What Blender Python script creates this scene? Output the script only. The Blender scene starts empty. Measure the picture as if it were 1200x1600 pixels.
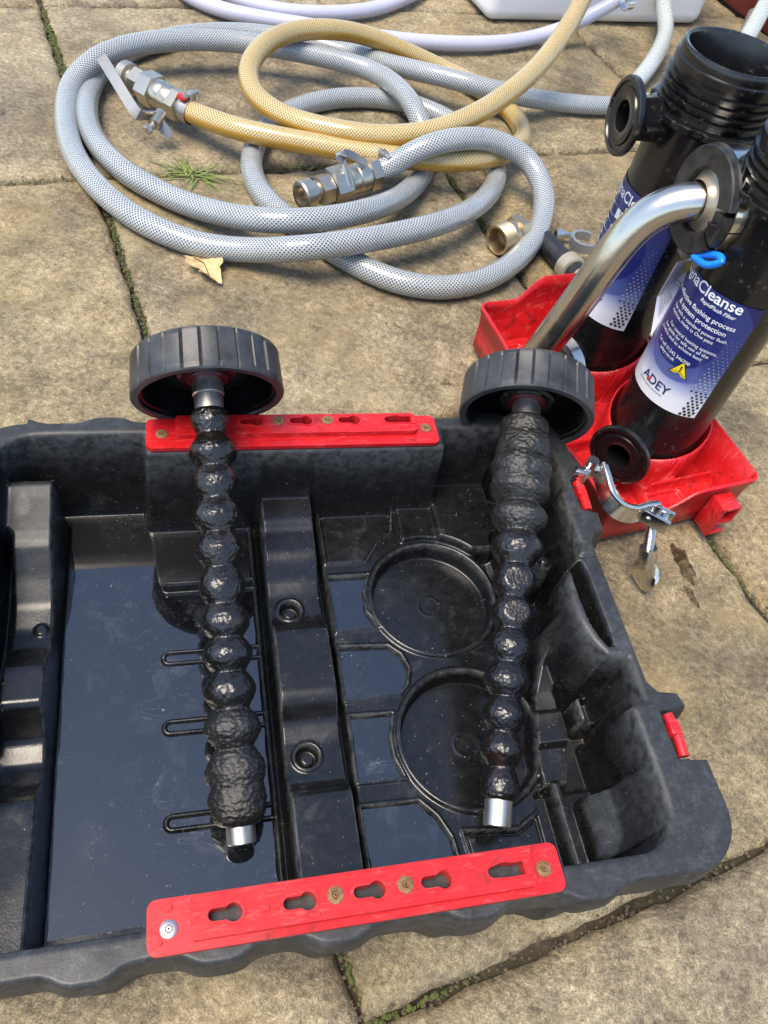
import bpy, bmesh, math, random
import numpy as np
from mathutils import Vector, Matrix, noise
from mathutils.geometry import tessellate_polygon

random.seed(7)
np.random.seed(7)
S = bpy.context.scene
COL = S.collection
R = math.radians

# ------------------------------------------------------------------ camera
cam_d = bpy.data.cameras.new('camera')
cam = bpy.data.objects.new('camera', cam_d)
COL.objects.link(cam)
S.camera = cam
cam_d.sensor_fit = 'VERTICAL'
cam_d.sensor_height = 36.0
cam_d.sensor_width = 27.0
cam_d.lens = 36.0 * 1261.83 / 1600.0
cam_d.clip_start = 0.01
cam_d.clip_end = 500.0
CX = Vector((0.9649936, 0.2049365, 0.1636715))
CY = Vector((-0.2622734, 0.7540315, 0.6022036))
CZ = -Vector((0.0, 0.6240493, -0.7813850))
cm = Matrix((CX, CY, CZ)).transposed().to_4x4()
cm.translation = (0, 0, 0.577)
cam.matrix_world = cm

# ------------------------------------------------------------------ sky, sun, exposure
SUN_EL, SUN_AZ = R(67), R(-138)          # azimuth clockwise from +Y
world = bpy.data.worlds.new('World')
S.world = world
world.use_nodes = True
wn = world.node_tree.nodes
wl = world.node_tree.links
bg = wn['Background']
sky = wn.new('ShaderNodeTexSky')
sky.sky_type = 'NISHITA'
sky.sun_disc = False
sky.sun_elevation = SUN_EL
sky.sun_rotation = SUN_AZ
sky.air_density = 1.0
sky.dust_density = 1.0
sky.ozone_density = 1.6
wl.new(sky.outputs[0], bg.inputs[0])
bg.inputs[1].default_value = 0.14
sun_d = bpy.data.lights.new('sun', 'SUN')
sun_d.energy = 2.3
sun_d.angle = R(32)
sun_d.color = (1.0, 0.90, 0.76)
sun = bpy.data.objects.new('sun', sun_d)
COL.objects.link(sun)
sd = Vector((math.sin(SUN_AZ) * math.cos(SUN_EL), math.cos(SUN_AZ) * math.cos(SUN_EL), math.sin(SUN_EL)))
sun.rotation_euler = sd.to_track_quat('Z', 'Y').to_euler()
S.view_settings.view_transform = 'Standard'
S.view_settings.look = 'None'
S.view_settings.exposure = 1.2
S.view_settings.gamma = 1.0
S.view_settings.use_white_balance = True
S.view_settings.white_balance_temperature = 6750
S.view_settings.white_balance_tint = 10
S.render.engine = 'CYCLES'

# ------------------------------------------------------------------ helpers: objects
def tag(o, label=None, cat=None, group=None, kind=None):
    if label: o['label'] = label
    if cat: o['category'] = cat
    if group: o['group'] = group
    if kind: o['kind'] = kind
    return o

def empty(name, mat4=None, label=None, cat=None, group=None):
    o = bpy.data.objects.new(name, None)
    COL.objects.link(o)
    o.empty_display_size = 0.02
    if mat4 is not None: o.matrix_world = mat4
    return tag(o, label, cat, group)

def link(name, me, mat=None, parent=None, smooth=True):
    o = bpy.data.objects.new(name, me)
    COL.objects.link(o)
    if mat is not None and not me.materials: me.materials.append(mat)
    if parent is not None: o.parent = parent
    return o

def mk(name, verts, faces, mat=None, parent=None, smooth=True, uv=None):
    me = bpy.data.meshes.new(name)
    me.from_pydata([tuple(v) for v in verts], [], [tuple(f) for f in faces])
    me.update()
    if smooth is True: me.polygons.foreach_set('use_smooth', [True] * len(me.polygons))
    if uv is not None:
        l = me.uv_layers.new(name='UVMap')
        l.data.foreach_set('uv', np.asarray(uv, float).ravel())
    return link(name, me, mat, parent)

def sharp(o, ang=35):
    me = o.data
    me.polygons.foreach_set('use_smooth', [True] * len(me.polygons))
    me.set_sharp_from_angle(angle=R(ang))
    return o

def frame(origin, xdir, up=(0, 0, 1)):
    """matrix with local X along xdir and local Z near up"""
    x = Vector(xdir).normalized()
    y = Vector(up).cross(x)
    if y.length < 1e-5: y = Vector((0, 1, 0))
    y.normalize()
    z = x.cross(y)
    m = Matrix((x, y, z)).transposed().to_4x4()
    m.translation = Vector(origin)
    return m

class MB:
    """collects shapes into one mesh"""
    def __init__(s): s.v = []; s.f = []
    def add(s, vs, fs, m=None):
        n = len(s.v)
        s.v += [tuple(m @ Vector(p)) if m is not None else tuple(p) for p in vs]
        s.f += [tuple(i + n for i in f) for f in fs]
        return s
    def box(s, c, d, bev=0.0, m=None, seg=2):
        bm = bmesh.new()
        bmesh.ops.create_cube(bm, size=1)
        bmesh.ops.scale(bm, vec=d, verts=bm.verts)
        bmesh.ops.translate(bm, vec=c, verts=bm.verts)
        if bev > 0:
            bmesh.ops.bevel(bm, geom=bm.edges[:], offset=bev, segments=seg, affect='EDGES', profile=0.5)
        bm.verts.index_update()
        s.add([v.co[:] for v in bm.verts], [[v.index for v in f.verts] for f in bm.faces], m)
        bm.free()
        return s
    def lathe(s, prof, n=48, m=None, cap0=False, cap1=False, rfun=None, phase=0.0):
        """prof: list of (axial x, radius); axis is local X"""
        vs, fs = [], []
        k = len(prof)
        for i in range(n):
            a = 2 * math.pi * i / n + phase
            for (x, r) in prof:
                rr = rfun(a, x, r) if rfun else r
                vs.append((x, rr * math.cos(a), rr * math.sin(a)))
        for i in range(n):
            j = (i + 1) % n
            for q in range(k - 1):
                fs.append((i * k + q, i * k + q + 1, j * k + q + 1, j * k + q))
        if cap0: fs.append([i * k for i in range(n)])
        if cap1: fs.append([i * k + k - 1 for i in range(n)][::-1])
        return s.add(vs, fs, m)
    def hexa(s, x0, x1, r, m=None, ch=0.001, phase=0.0):
        return s.lathe([(x0, r * 0.86), (x0 + ch, r), (x1 - ch, r), (x1, r * 0.86)], 6, m, True, True, phase=phase)
    def tube(s, pts, rad, n=12, caps=True, m=None):
        vs, fs, _ = tube_geo(pts, rad, n)
        if caps:
            k = len(pts)
            fs = fs + [list(range(n))[::-1], list(range((k - 1) * n, k * n))]
        return s.add(vs, fs, m)
    def prism(s, polys, z0, z1, m=None):
        tri = tessellate_polygon([[Vector((p[0], p[1], 0)) for p in pl] for pl in polys])
        flat = [p for pl in polys for p in pl]
        n = len(flat)
        vs = [(p[0], p[1], z1) for p in flat] + [(p[0], p[1], z0) for p in flat]
        fs = []
        for t in tri:
            a, b, c = (Vector((*flat[i], 0)) for i in t)
            if (b - a).cross(c - a).z < 0: t = t[::-1]
            fs.append(tuple(t)); fs.append(tuple(i + n for i in t[::-1]))
        o = 0
        for pl in polys:
            k = len(pl)
            for i in range(k):
                j = (i + 1) % k
                fs.append((o + i, o + j, o + j + n, o + i + n))
            o += k
        return s.add(vs, fs, m)
    def build(s, name, mat, parent=None, ang=35, recalc=True):
        me = bpy.data.meshes.new(name)
        me.from_pydata(s.v, [], s.f)
        if recalc:
            bm = bmesh.new(); bm.from_mesh(me)
            bmesh.ops.recalc_face_normals(bm, faces=bm.faces)
            bm.to_mesh(me); bm.free()
        me.update()
        o = link(name, me, mat, parent)
        return sharp(o, ang)

def catmull(pts, step=0.004):
    P = [Vector(p) for p in pts]
    P = [P[0] * 2 - P[1]] + P + [P[-1] * 2 - P[-2]]
    out = []
    for i in range(1, len(P) - 2):
        a, b, c, d = P[i - 1:i + 3]
        # centripetal
        t0 = 0.0
        t1 = t0 + max((b - a).length, 1e-6) ** 0.5
        t2 = t1 + max((c - b).length, 1e-6) ** 0.5
        t3 = t2 + max((d - c).length, 1e-6) ** 0.5
        n = max(2, int((c - b).length / step))
        for k in range(n):
            t = t1 + (t2 - t1) * k / n
            A1 = a * ((t1 - t) / (t1 - t0)) + b * ((t - t0) / (t1 - t0))
            A2 = b * ((t2 - t) / (t2 - t1)) + c * ((t - t1) / (t2 - t1))
            A3 = c * ((t3 - t) / (t3 - t2)) + d * ((t - t2) / (t3 - t2))
            B1 = A1 * ((t2 - t) / (t2 - t0)) + A2 * ((t - t0) / (t2 - t0))
            B2 = A2 * ((t3 - t) / (t3 - t1)) + A3 * ((t - t1) / (t3 - t1))
            out.append(B1 * ((t2 - t) / (t2 - t1)) + B2 * ((t - t1) / (t2 - t1)))
    out.append(P[-2])
    return out

def smooth_path(p, it=6):
    p = [Vector(q) for q in p]
    for _ in range(it):
        p = [p[0]] + [(p[i - 1] + p[i] * 2 + p[i + 1]) / 4 for i in range(1, len(p) - 1)] + [p[-1]]
    return p

def tube_geo(pts, rad, n):
    pts = [Vector(p) for p in pts]
    vs, fs, uv = [], [], []
    L = 0.0
    Ls = []
    for i, p in enumerate(pts):
        if i: L += (p - pts[i - 1]).length
        Ls.append(L)
        t = (pts[min(i + 1, len(pts) - 1)] - pts[max(i - 1, 0)]).normalized()
        up = Vector((0, 0, 1))
        sx = t.cross(up)
        if sx.length < 0.05: sx = t.cross(Vector((0, 1, 0)))
        sx.normalize()
        uz = sx.cross(t)
        r = rad(i / (len(pts) - 1)) if callable(rad) else rad
        for k in range(n):
            a = 2 * math.pi * k / n
            vs.append(p + (uz * math.cos(a) + sx * math.sin(a)) * r)
    for i in range(len(pts) - 1):
        for k in range(n):
            j = (k + 1) % n
            fs.append((i * n + k, i * n + j, (i + 1) * n + j, (i + 1) * n + k))
            u0, u1 = k / n, (k + 1) / n
            uv += [(u0, Ls[i]), (u1, Ls[i]), (u1, Ls[i + 1]), (u0, Ls[i + 1])]
    return vs, fs, uv

# ------------------------------------------------------------------ helpers: materials
class NT:
    def __init__(s, name):
        s.m = bpy.data.materials.new(name)
        s.m.use_nodes = True
        s.t = s.m.node_tree
        s.b = s.t.nodes['Principled BSDF']
        s.out = s.t.nodes['Material Output']
    def n(s, typ, **kw):
        nd = s.t.nodes.new('ShaderNode' + typ)
        for k, v in kw.items():
            if k.startswith('i_'):
                key = k[2:]
                key = int(key) if key.isdigit() else key.replace('_', ' ')
                s.set(nd.inputs[key], v)
            else: setattr(nd, k, v)
        return nd
    def set(s, inp, v):
        if isinstance(v, bpy.types.NodeSocket): s.t.links.new(v, inp)
        elif isinstance(v, bpy.types.Node): s.t.links.new(v.outputs[0], inp)
        elif hasattr(v, '__len__') and inp.type == 'RGBA' and len(v) == 3: inp.default_value = (*v, 1)
        else: inp.default_value = v
    def p(s, **kw):
        for k, v in kw.items(): s.set(s.b.inputs[k.replace('_', ' ')], v)
        return s
    def math(s, op, a, b=0.0, c=None, clamp=False):
        nd = s.n('Math', operation=op, use_clamp=clamp)
        s.set(nd.inputs[0], a); s.set(nd.inputs[1], b)
        if c is not None: s.set(nd.inputs[2], c)
        return nd.outputs[0]
    def noise(s, scale, detail=4, rough=0.55, vec=None, dist=0.0, out=0):
        nd = s.n('TexNoise')
        nd.inputs['Scale'].default_value = scale
        nd.inputs['Detail'].default_value = detail
        nd.inputs['Roughness'].default_value = rough
        nd.inputs['Distortion'].default_value = dist
        if vec is not None: s.set(nd.inputs['Vector'], vec)
        return nd.outputs[out]
    def ramp(s, fac, stops, interp='LINEAR'):
        nd = s.n('ValToRGB')
        cr = nd.color_ramp
        cr.interpolation = interp
        while len(cr.elements) < len(stops): cr.elements.new(0.5)
        for e, (q, col) in zip(cr.elements, stops):
            e.position = q
            e.color = (*col, 1) if hasattr(col, '__len__') else (col, col, col, 1)
        s.set(nd.inputs[0], fac)
        return nd.outputs[0]
    def mix(s, fac, a, b, blend='MIX'):
        nd = s.n('Mix', data_type='RGBA', blend_type=blend)
        s.set(nd.inputs[0], fac); s.set(nd.inputs[6], a); s.set(nd.inputs[7], b)
        return nd.outputs[2]
    def rng(s, v, a, b, c=0.0, d=1.0, smooth=False):
        nd = s.n('MapRange', clamp=True)
        if smooth: nd.interpolation_type = 'SMOOTHSTEP'
        s.set(nd.inputs[0], v)
        for i, q in enumerate((a, b, c, d)): s.set(nd.inputs[i + 1], q)
        return nd.outputs[0]
    def bump(s, h, strength=0.3, dist=0.001, normal=None):
        nd = s.n('Bump')
        nd.inputs['Strength'].default_value = strength
        nd.inputs['Distance'].default_value = dist
        s.set(nd.inputs['Height'], h)
        if normal is not None: s.set(nd.inputs['Normal'], normal)
        return nd.outputs[0]
    def coord(s, which='Object'): return s.n('TexCoord').outputs[which]
    def shift(s, vec, amt=30.0):
        """vector plus a random offset for each object"""
        oi = s.n('ObjectInfo').outputs['Random']
        c = s.n('CombineXYZ')
        s.set(c.inputs[0], s.math('MULTIPLY', oi, amt)); s.set(c.inputs[1], s.math('MULTIPLY', oi, amt * 1.7)); s.set(c.inputs[2], s.math('MULTIPLY', oi, amt * 0.6))
        v = s.n('VectorMath', operation='ADD')
        s.set(v.inputs[0], vec); s.set(v.inputs[1], c.outputs[0])
        return v.outputs[0]
    def scale(s, vec, sc):
        v = s.n('VectorMath', operation='MULTIPLY')
        s.set(v.inputs[0], vec); v.inputs[1].default_value = sc
        return v.outputs[0]

def m_stone():
    t = NT('riven_sandstone')
    geo = t.n('NewGeometry')
    pos = t.shift(geo.outputs['Position'], 13.0)
    big = t.noise(5.5, 5, 0.6, pos, 0.25)
    med = t.noise(26, 6, 0.62, pos, 0.2)
    fine = t.noise(170, 6, 0.75, pos)
    vfine = t.noise(750, 3, 0.7, pos)
    vein = t.noise(8.5, 5, 0.58, t.scale(pos, (1.0, 1.35, 1.0)), 0.35)
    base = t.ramp(t.math('ADD', t.math('MULTIPLY', big, 0.55), t.math('MULTIPLY', med, 0.45)),
                  [(0.34, (0.115, 0.091, 0.058)), (0.45, (0.215, 0.171, 0.107)), (0.55, (0.325, 0.263, 0.162)), (0.68, (0.43, 0.358, 0.228))])
    sp = t.ramp(fine, [(0.28, 0.30), (0.43, 0.76), (0.55, 1.10), (0.70, 1.75)])
    c = t.mix(1.0, base, sp, 'MULTIPLY')
    sp2 = t.ramp(vfine, [(0.30, 0.50), (0.5, 1.0), (0.70, 1.55)])
    c = t.mix(1.0, c, sp2, 'MULTIPLY')
    och = t.rng(t.noise(6.5, 5, 0.65, t.scale(pos, (1.3, 0.9, 1.0)), 0.3), 0.50, 0.68)
    c = t.mix(t.math('MULTIPLY', och, 0.40), c, (0.36, 0.275, 0.135))
    gry = t.rng(t.noise(4.2, 6, 0.68, t.scale(pos, (0.9, 1.2, 1.0)), 0.3), 0.50, 0.66)
    c = t.mix(t.math('MULTIPLY', gry, 0.42), c, t.mix(1.0, (0.125, 0.110, 0.085), sp, 'MULTIPLY'))
    # thin pale ridges of the riven surface
    rid = t.rng(t.math('ABSOLUTE', t.math('SUBTRACT', vein, 0.5)), 0.0, 0.016, 1.0, 0.0)
    c = t.mix(t.math('MULTIPLY', rid, 0.35), c, (0.36, 0.30, 0.20))
    # black lichen spots and green algae
    spots = t.rng(t.noise(55, 3, 0.6, pos), 0.66, 0.74)
    c = t.mix(t.math('MULTIPLY', spots, 0.65), c, (0.03, 0.027, 0.02))
    alg = t.rng(t.noise(9, 4, 0.65, pos), 0.55, 0.75)
    c = t.mix(t.math('MULTIPLY', alg, 0.35), c, (0.12, 0.12, 0.045))
    oi = t.n('ObjectInfo').outputs['Random']
    hs = t.n('HueSaturation')
    t.set(hs.inputs['Value'], t.rng(oi, 0, 1, 0.88, 1.10)); t.set(hs.inputs['Saturation'], t.rng(t.math('FRACT', t.math('MULTIPLY', oi, 7.3)), 0, 1, 0.94, 1.12)); t.set(hs.inputs['Color'], c)
    h = t.math('ADD', t.math('MULTIPLY', vein, 3.6), t.math('ADD', t.math('MULTIPLY', med, 1.6), t.math('MULTIPLY', fine, 0.75)))
    h = t.math('ADD', h, t.math('MULTIPLY', rid, 0.12))
    t.p(Base_Color=hs.outputs[0], Roughness=t.rng(fine, 0.3, 0.7, 0.62, 0.88), Normal=t.bump(h, 0.85, 0.0045))
    t.b.inputs['Specular IOR Level'].default_value = 0.35
    return t.m

def m_soil():
    t = NT('joint_soil')
    pos = t.n('NewGeometry').outputs['Position']
    a = t.noise(60, 5, 0.65, pos)
    g = t.rng(t.noise(7, 3, 0.6, pos), 0.5, 0.62)
    c = t.ramp(a, [(0.3, (0.012, 0.009, 0.006)), (0.55, (0.045, 0.034, 0.02)), (0.75, (0.11, 0.085, 0.05))])
    c = t.mix(t.math('MULTIPLY', g, 0.3), c, (0.035, 0.045, 0.012))
    t.p(Base_Color=c, Roughness=0.95, Normal=t.bump(t.noise(180, 4, 0.7, pos), 0.9, 0.004))
    return t.m

def m_plain(name, col, rough=0.5, metal=0.0, var=0.15, nscale=60, bump=0.0, bscale=200, bdist=0.0006, ior=1.5, spec=0.5, coat=0.0):
    t = NT(name)
    o = t.shift(t.coord())
    nz = t.noise(nscale, 4, 0.6, o)
    lo = tuple(x * (1 - var) for x in col); hi = tuple(min(1, x * (1 + var)) for x in col)
    t.p(Base_Color=t.ramp(nz, [(0.3, lo), (0.7, hi)]), Roughness=t.rng(nz, 0.3, 0.7, max(0.02, rough - 0.07), rough + 0.07), Metallic=metal, IOR=ior)
    t.b.inputs['Specular IOR Level'].default_value = spec
    t.b.inputs['Coat Weight'].default_value = coat
    if bump: t.p(Normal=t.bump(t.noise(bscale, 4, 0.6, o), bump, bdist))
    return t.m

def m_crate():
    """moulded black polyethylene: dusty dry rim, wet inside"""
    t = NT('moulded_black_plastic')
    o = t.coord()
    at = t.n('Attribute', attribute_name='wet').outputs['Fac']
    n1 = t.noise(22, 5, 0.62, o, 0.4)
    n2 = t.noise(130, 4, 0.65, o)
    n3 = t.noise(900, 2, 0.6, o)
    scr = t.noise(70, 4, 0.7, t.scale(o, (1, 7, 1)), 0.6)
    scr2 = t.noise(70, 4, 0.7, t.scale(o, (6, 1, 1)), 0.6)
    n4 = t.noise(420, 4, 0.7, o)
    dusty = t.ramp(t.math('ADD', t.math('MULTIPLY', n1, 0.38), t.math('ADD', t.math('MULTIPLY', n2, 0.36), t.math('MULTIPLY', n4, 0.26))), [(0.36, (0.0075, 0.008, 0.0085)), (0.5, (0.020, 0.0215, 0.023)), (0.66, (0.058, 0.061, 0.064))])
    dark = t.ramp(n2, [(0.35, (0.0045, 0.0047, 0.005)), (0.7, (0.010, 0.0105, 0.011))])
    scuff = t.math('MULTIPLY', t.math('MAXIMUM', t.rng(scr, 0.66, 0.76), t.rng(scr2, 0.68, 0.78)), 0.30)
    dark = t.mix(scuff, dark, (0.07, 0.075, 0.08))
    silt = t.math('MULTIPLY', t.rng(t.noise(36, 6, 0.72, o, 0.3), 0.56, 0.74), 0.42)
    dark = t.mix(silt, dark, (0.055, 0.058, 0.060))
    specks = t.rng(t.noise(420, 2, 0.5, o), 0.71, 0.76)
    dark = t.mix(t.math('MULTIPLY', specks, 0.7), dark, (0.22, 0.22, 0.21))
    dusty = t.mix(t.math('MULTIPLY', t.math('MAXIMUM', t.rng(scr, 0.62, 0.72), t.rng(scr2, 0.64, 0.74)), 0.5), dusty, (0.12, 0.125, 0.13))
    c = t.mix(at, dusty, dark)
    wetr = t.rng(n1, 0.38, 0.62, 0.14, 0.30)
    wetr = t.math('ADD', wetr, t.math('MULTIPLY', silt, 0.5))
    rough = t.rng(at, 0, 1, t.rng(n1, 0.3, 0.7, 0.55, 0.42), wetr)
    wall = t.n('Attribute', attribute_name='wall').outputs['Fac']
    edge_glint = t.math('MULTIPLY', t.n('Attribute', attribute_name='edge_glint').outputs['Fac'], t.rng(n2, 0.38, 0.58, 0.25, 1.0))
    c = t.mix(t.math('MULTIPLY', edge_glint, 0.6), c, (0.13, 0.135, 0.14))  # painted highlight: paler colour along convex edges and the inner rim
    rough = t.math('MAXIMUM', rough, t.math('MULTIPLY', wall, 0.62))
    t.p(Specular_IOR_Level=t.rng(wall, 0, 1, 0.5, 0.16))
    h = t.math('ADD', t.math('MULTIPLY', n3, 0.25), t.math('MULTIPLY', n2, 0.35))
    t.p(Base_Color=c, Roughness=rough, Normal=t.bump(h, 0.32, 0.0009), IOR=1.52)
    return t.m

def m_film():
    """black oily rinse water lying in the crate"""
    t = NT('oily_black_water')
    o = t.coord()
    specks = t.math('MAXIMUM', t.rng(t.noise(560, 2, 0.6, o), 0.70, 0.76), t.math('MULTIPLY', t.rng(t.noise(260, 2, 0.5, o), 0.73, 0.77), 0.8))
    dens = t.rng(t.noise(14, 3, 0.6, o), 0.42, 0.62)
    scum = t.math('MULTIPLY', t.rng(t.noise(40, 6, 0.75, o, 0.8), 0.52, 0.75), t.math('MULTIPLY', t.rng(t.noise(7, 2, 0.5, o), 0.40, 0.62), 0.45))
    c = t.mix(t.math('MULTIPLY', specks, t.math('MULTIPLY', dens, 0.9)), (0.004, 0.0045, 0.006), (0.30, 0.31, 0.31))
    line = t.math('MULTIPLY', t.rng(t.math('ABSOLUTE', t.math('SUBTRACT', t.noise(13, 3, 0.5, t.scale(o, (1, 3, 1)), 0.5), 0.5)), 0.0, 0.0022, 1, 0), t.math('MULTIPLY', dens, 0.25))
    c = t.mix(line, c, (0.3, 0.31, 0.32))
    c = t.mix(scum, c, (0.12, 0.13, 0.14))
    t.p(Base_Color=c, Roughness=t.math('ADD', 0.035, t.math('MULTIPLY', scum, 0.5)), IOR=2.0, Normal=t.bump(t.math('ADD', t.noise(28, 2, 0.5, o), t.math('MULTIPLY', t.noise(110, 2, 0.5, o), 0.25)), 0.16, 0.0006))
    return t.m

def m_sludge():
    t = NT('magnetite_sludge')
    o = t.coord()
    at = t.n('Attribute', attribute_name='matte').outputs['Fac']
    n1 = t.noise(1100, 4, 0.7, o)
    n2 = t.noise(380, 3, 0.6, o)
    rust = t.rng(t.noise(60, 4, 0.6, o), 0.56, 0.70)
    c = t.mix(t.math('MULTIPLY', rust, 0.55), (0.0065, 0.0055, 0.005), (0.030, 0.0135, 0.008))
    c = t.mix(at, c, t.ramp(n2, [(0.35, (0.0045, 0.0042, 0.004)), (0.7, (0.014, 0.013, 0.012))]))
    rough = t.rng(at, 0, 1, t.rng(n2, 0.35, 0.65, 0.15, 0.30), 0.44)
    h = t.math('ADD', t.math('MULTIPLY', n2, 1.0), t.math('MULTIPLY', n1, t.math('MULTIPLY', at, 0.5)))
    t.p(Base_Color=c, Roughness=rough, Normal=t.bump(h, 0.55, 0.0011), IOR=1.6)
    return t.m

def m_hose(name, thread, gap, tint, amber=None, N=16, r=0.0145, rough=0.22, soft=0.0):
    t = NT(name)
    uvn = t.n('UVMap'); uvn.uv_map = 'UVMap'
    sep = t.n('SeparateXYZ'); t.set(sep.inputs[0], uvn.outputs[0])
    u, v = sep.outputs[0], sep.outputs[1]
    K = N / (2 * math.pi * r) * 1.15
    a = t.math('SINE', t.math('MULTIPLY', t.math('ADD', t.math('MULTIPLY', u, N), t.math('MULTIPLY', v, K)), 2 * math.pi))
    b = t.math('SINE', t.math('MULTIPLY', t.math('SUBTRACT', t.math('MULTIPLY', u, N), t.math('MULTIPLY', v, K)), 2 * math.pi))
    mx = t.math('MAXIMUM', a, b)
    mask = t.rng(mx, 0.25 - soft, 0.75 + soft, 0, 1, True)
    o = t.coord()
    big = t.noise(14, 4, 0.6, o)
    dirt = t.noise(120, 4, 0.65, o)
    th = t.mix(t.rng(big, 0.35, 0.7, 0, 0.6), thread, tint)
    th = t.mix(t.rng(dirt, 0.55, 0.8, 0, 0.45), th, gap)
    c = t.mix(mask, gap, th)
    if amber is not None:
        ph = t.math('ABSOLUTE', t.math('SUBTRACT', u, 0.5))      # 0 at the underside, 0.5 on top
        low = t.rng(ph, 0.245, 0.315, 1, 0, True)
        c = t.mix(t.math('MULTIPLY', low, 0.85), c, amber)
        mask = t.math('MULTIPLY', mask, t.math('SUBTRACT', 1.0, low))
    t.p(Base_Color=c, Roughness=t.rng(dirt, 0.3, 0.7, rough, rough + 0.16), IOR=1.5, Normal=t.bump(t.math('ADD', mask, t.math('MULTIPLY', dirt, 0.3)), 0.35, 0.0007))
    t.b.inputs['Coat Weight'].default_value = 0.7
    t.b.inputs['Coat Roughness'].default_value = 0.12
    t.b.inputs['Subsurface Weight'].default_value = 0.0
    return t.m

def m_metal(name, col, rough, streak=(1, 1, 1), dirt=0.25, dcol=(0.09, 0.075, 0.055), sc=50):
    t = NT(name)
    o = t.shift(t.coord())
    n1 = t.noise(sc, 5, 0.65, t.scale(o, streak))
    n2 = t.noise(18, 4, 0.6, o)
    m = t.math('MULTIPLY', t.rng(n1, 0.5, 0.78), dirt * 2)
    t.p(Base_Color=t.mix(m, t.ramp(n2, [(0.3, tuple(x * 0.82 for x in col)), (0.7, col)]), dcol), Metallic=t.rng(m, 0, 1, 1.0, 0.7),
        Roughness=t.math('ADD', t.rng(n2, 0.3, 0.7, rough, rough + 0.12), t.math('MULTIPLY', m, 0.35)), Normal=t.bump(t.noise(400, 3, 0.6, o), 0.12, 0.0004))
    return t.m

def m_canister():
    t = NT('glossy_black_canister')
    o = t.shift(t.coord())
    drops = t.n('TexVoronoi'); drops.inputs['Scale'].default_value = 120
    t.set(drops.inputs['Vector'], o)
    patch = t.rng(t.noise(28, 4, 0.6, o), 0.50, 0.62)
    d = t.math('MULTIPLY', t.rng(drops.outputs['Distance'], 0.10, 0.26, 1, 0), patch)
    d2 = t.math('MULTIPLY', t.rng(t.noise(160, 5, 0.75, o, 0.5), 0.60, 0.78), t.rng(t.noise(16, 3, 0.6, o), 0.42, 0.62))
    c = t.mix(t.math('MULTIPLY', t.math('MAXIMUM', t.math('MULTIPLY', d, 0.25), d2), 0.6), (0.0065, 0.0065, 0.007), (0.30, 0.30, 0.29))
    t.p(Base_Color=c, Roughness=t.math('ADD', t.rng(t.noise(30, 4, 0.6, o), 0.35, 0.65, 0.16, 0.30), t.math('MULTIPLY', d2, 0.4)), IOR=1.55, Normal=t.bump(t.noise(300, 3, 0.6, o), 0.10, 0.0004))
    return t.m

def m_red():
    t = NT('moulded_red_plastic')
    o = t.shift(t.coord())
    n1 = t.noise(30, 5, 0.65, o)
    n2 = t.noise(190, 4, 0.7, o)
    c = t.ramp(n1, [(0.3, (0.42, 0.006, 0.009)), (0.7, (0.56, 0.013, 0.018))])
    dirt = t.math('MULTIPLY', t.rng(t.math('ADD', t.math('MULTIPLY', n2, 0.5), t.math('MULTIPLY', t.noise(11, 4, 0.65, o), 0.5)), 0.55, 0.68), 0.45)
    c = t.mix(dirt, c, (0.16, 0.014, 0.013))
    sc = t.math('MULTIPLY', t.rng(t.noise(80, 5, 0.75, t.scale(o, (1, 5, 1)), 0.4), 0.54, 0.70), 0.5)
    c = t.mix(sc, c, (0.70, 0.12, 0.11))
    blk = t.math('MULTIPLY', t.rng(t.noise(45, 5, 0.75, o, 0.6), 0.57, 0.68), 0.55)
    c = t.mix(blk, c, (0.03, 0.008, 0.008))
    t.p(Base_Color=c, Roughness=t.rng(n1, 0.3, 0.7, 0.26, 0.42), IOR=1.5, Normal=t.bump(n2, 0.15, 0.0004))
    return t.m

def m_label():
    """printed sheet: deep blue fading to white, paler disc behind the text (flat print)"""
    t = NT('printed_blue_label')
    uvn = t.n('UVMap'); uvn.uv_map = 'UVMap'
    sep = t.n('SeparateXYZ'); t.set(sep.inputs[0], uvn.outputs[0])
    u, v = sep.outputs[0], sep.outputs[1]       # metres round the can, metres above label foot
    c = t.ramp(t.math('DIVIDE', v, 0.122), [(0.0, (0.72, 0.73, 0.75)), (0.13, (0.66, 0.68, 0.74)), (0.28, (0.16, 0.20, 0.42)), (0.46, (0.018, 0.030, 0.15)), (0.74, (0.009, 0.015, 0.10)), (1.0, (0.009, 0.014, 0.09))])
    def disc(cu, cv, r0, soft):
        dx = t.math('SUBTRACT', u, cu); dy = t.math('SUBTRACT', v, cv)
        d = t.math('SQRT', t.math('ADD', t.math('MULTIPLY', dx, dx), t.math('MULTIPLY', dy, dy)))
        return t.rng(d, r0 - soft, r0, 1, 0)
    big = disc(0.016, 0.080, 0.050, 0.0006)
    c = t.mix(t.math('MULTIPLY', big, t.rng(v, 0.02, 0.06, 0.85, 0.45)), c, (0.040, 0.060, 0.23))
    inn = disc(0.010, 0.078, 0.036, 0.0006)
    c = t.mix(t.math('MULTIPLY', inn, 0.9), c, (0.010, 0.017, 0.115))
    o = t.coord()
    wear = t.rng(t.noise(90, 6, 0.75, o), 0.66, 0.74)
    c = t.mix(t.math('MULTIPLY', wear, 0.5), c, (0.45, 0.45, 0.46))
    dirt = t.rng(t.noise(30, 5, 0.7, o), 0.5, 0.8, 0, 0.25)
    c = t.mix(dirt, c, (0.10, 0.10, 0.11))
    t.p(Base_Color=c, Roughness=0.24, IOR=1.5, Normal=t.bump(t.noise(60, 3, 0.6, o), 0.08, 0.0006))
    return t.m

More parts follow.
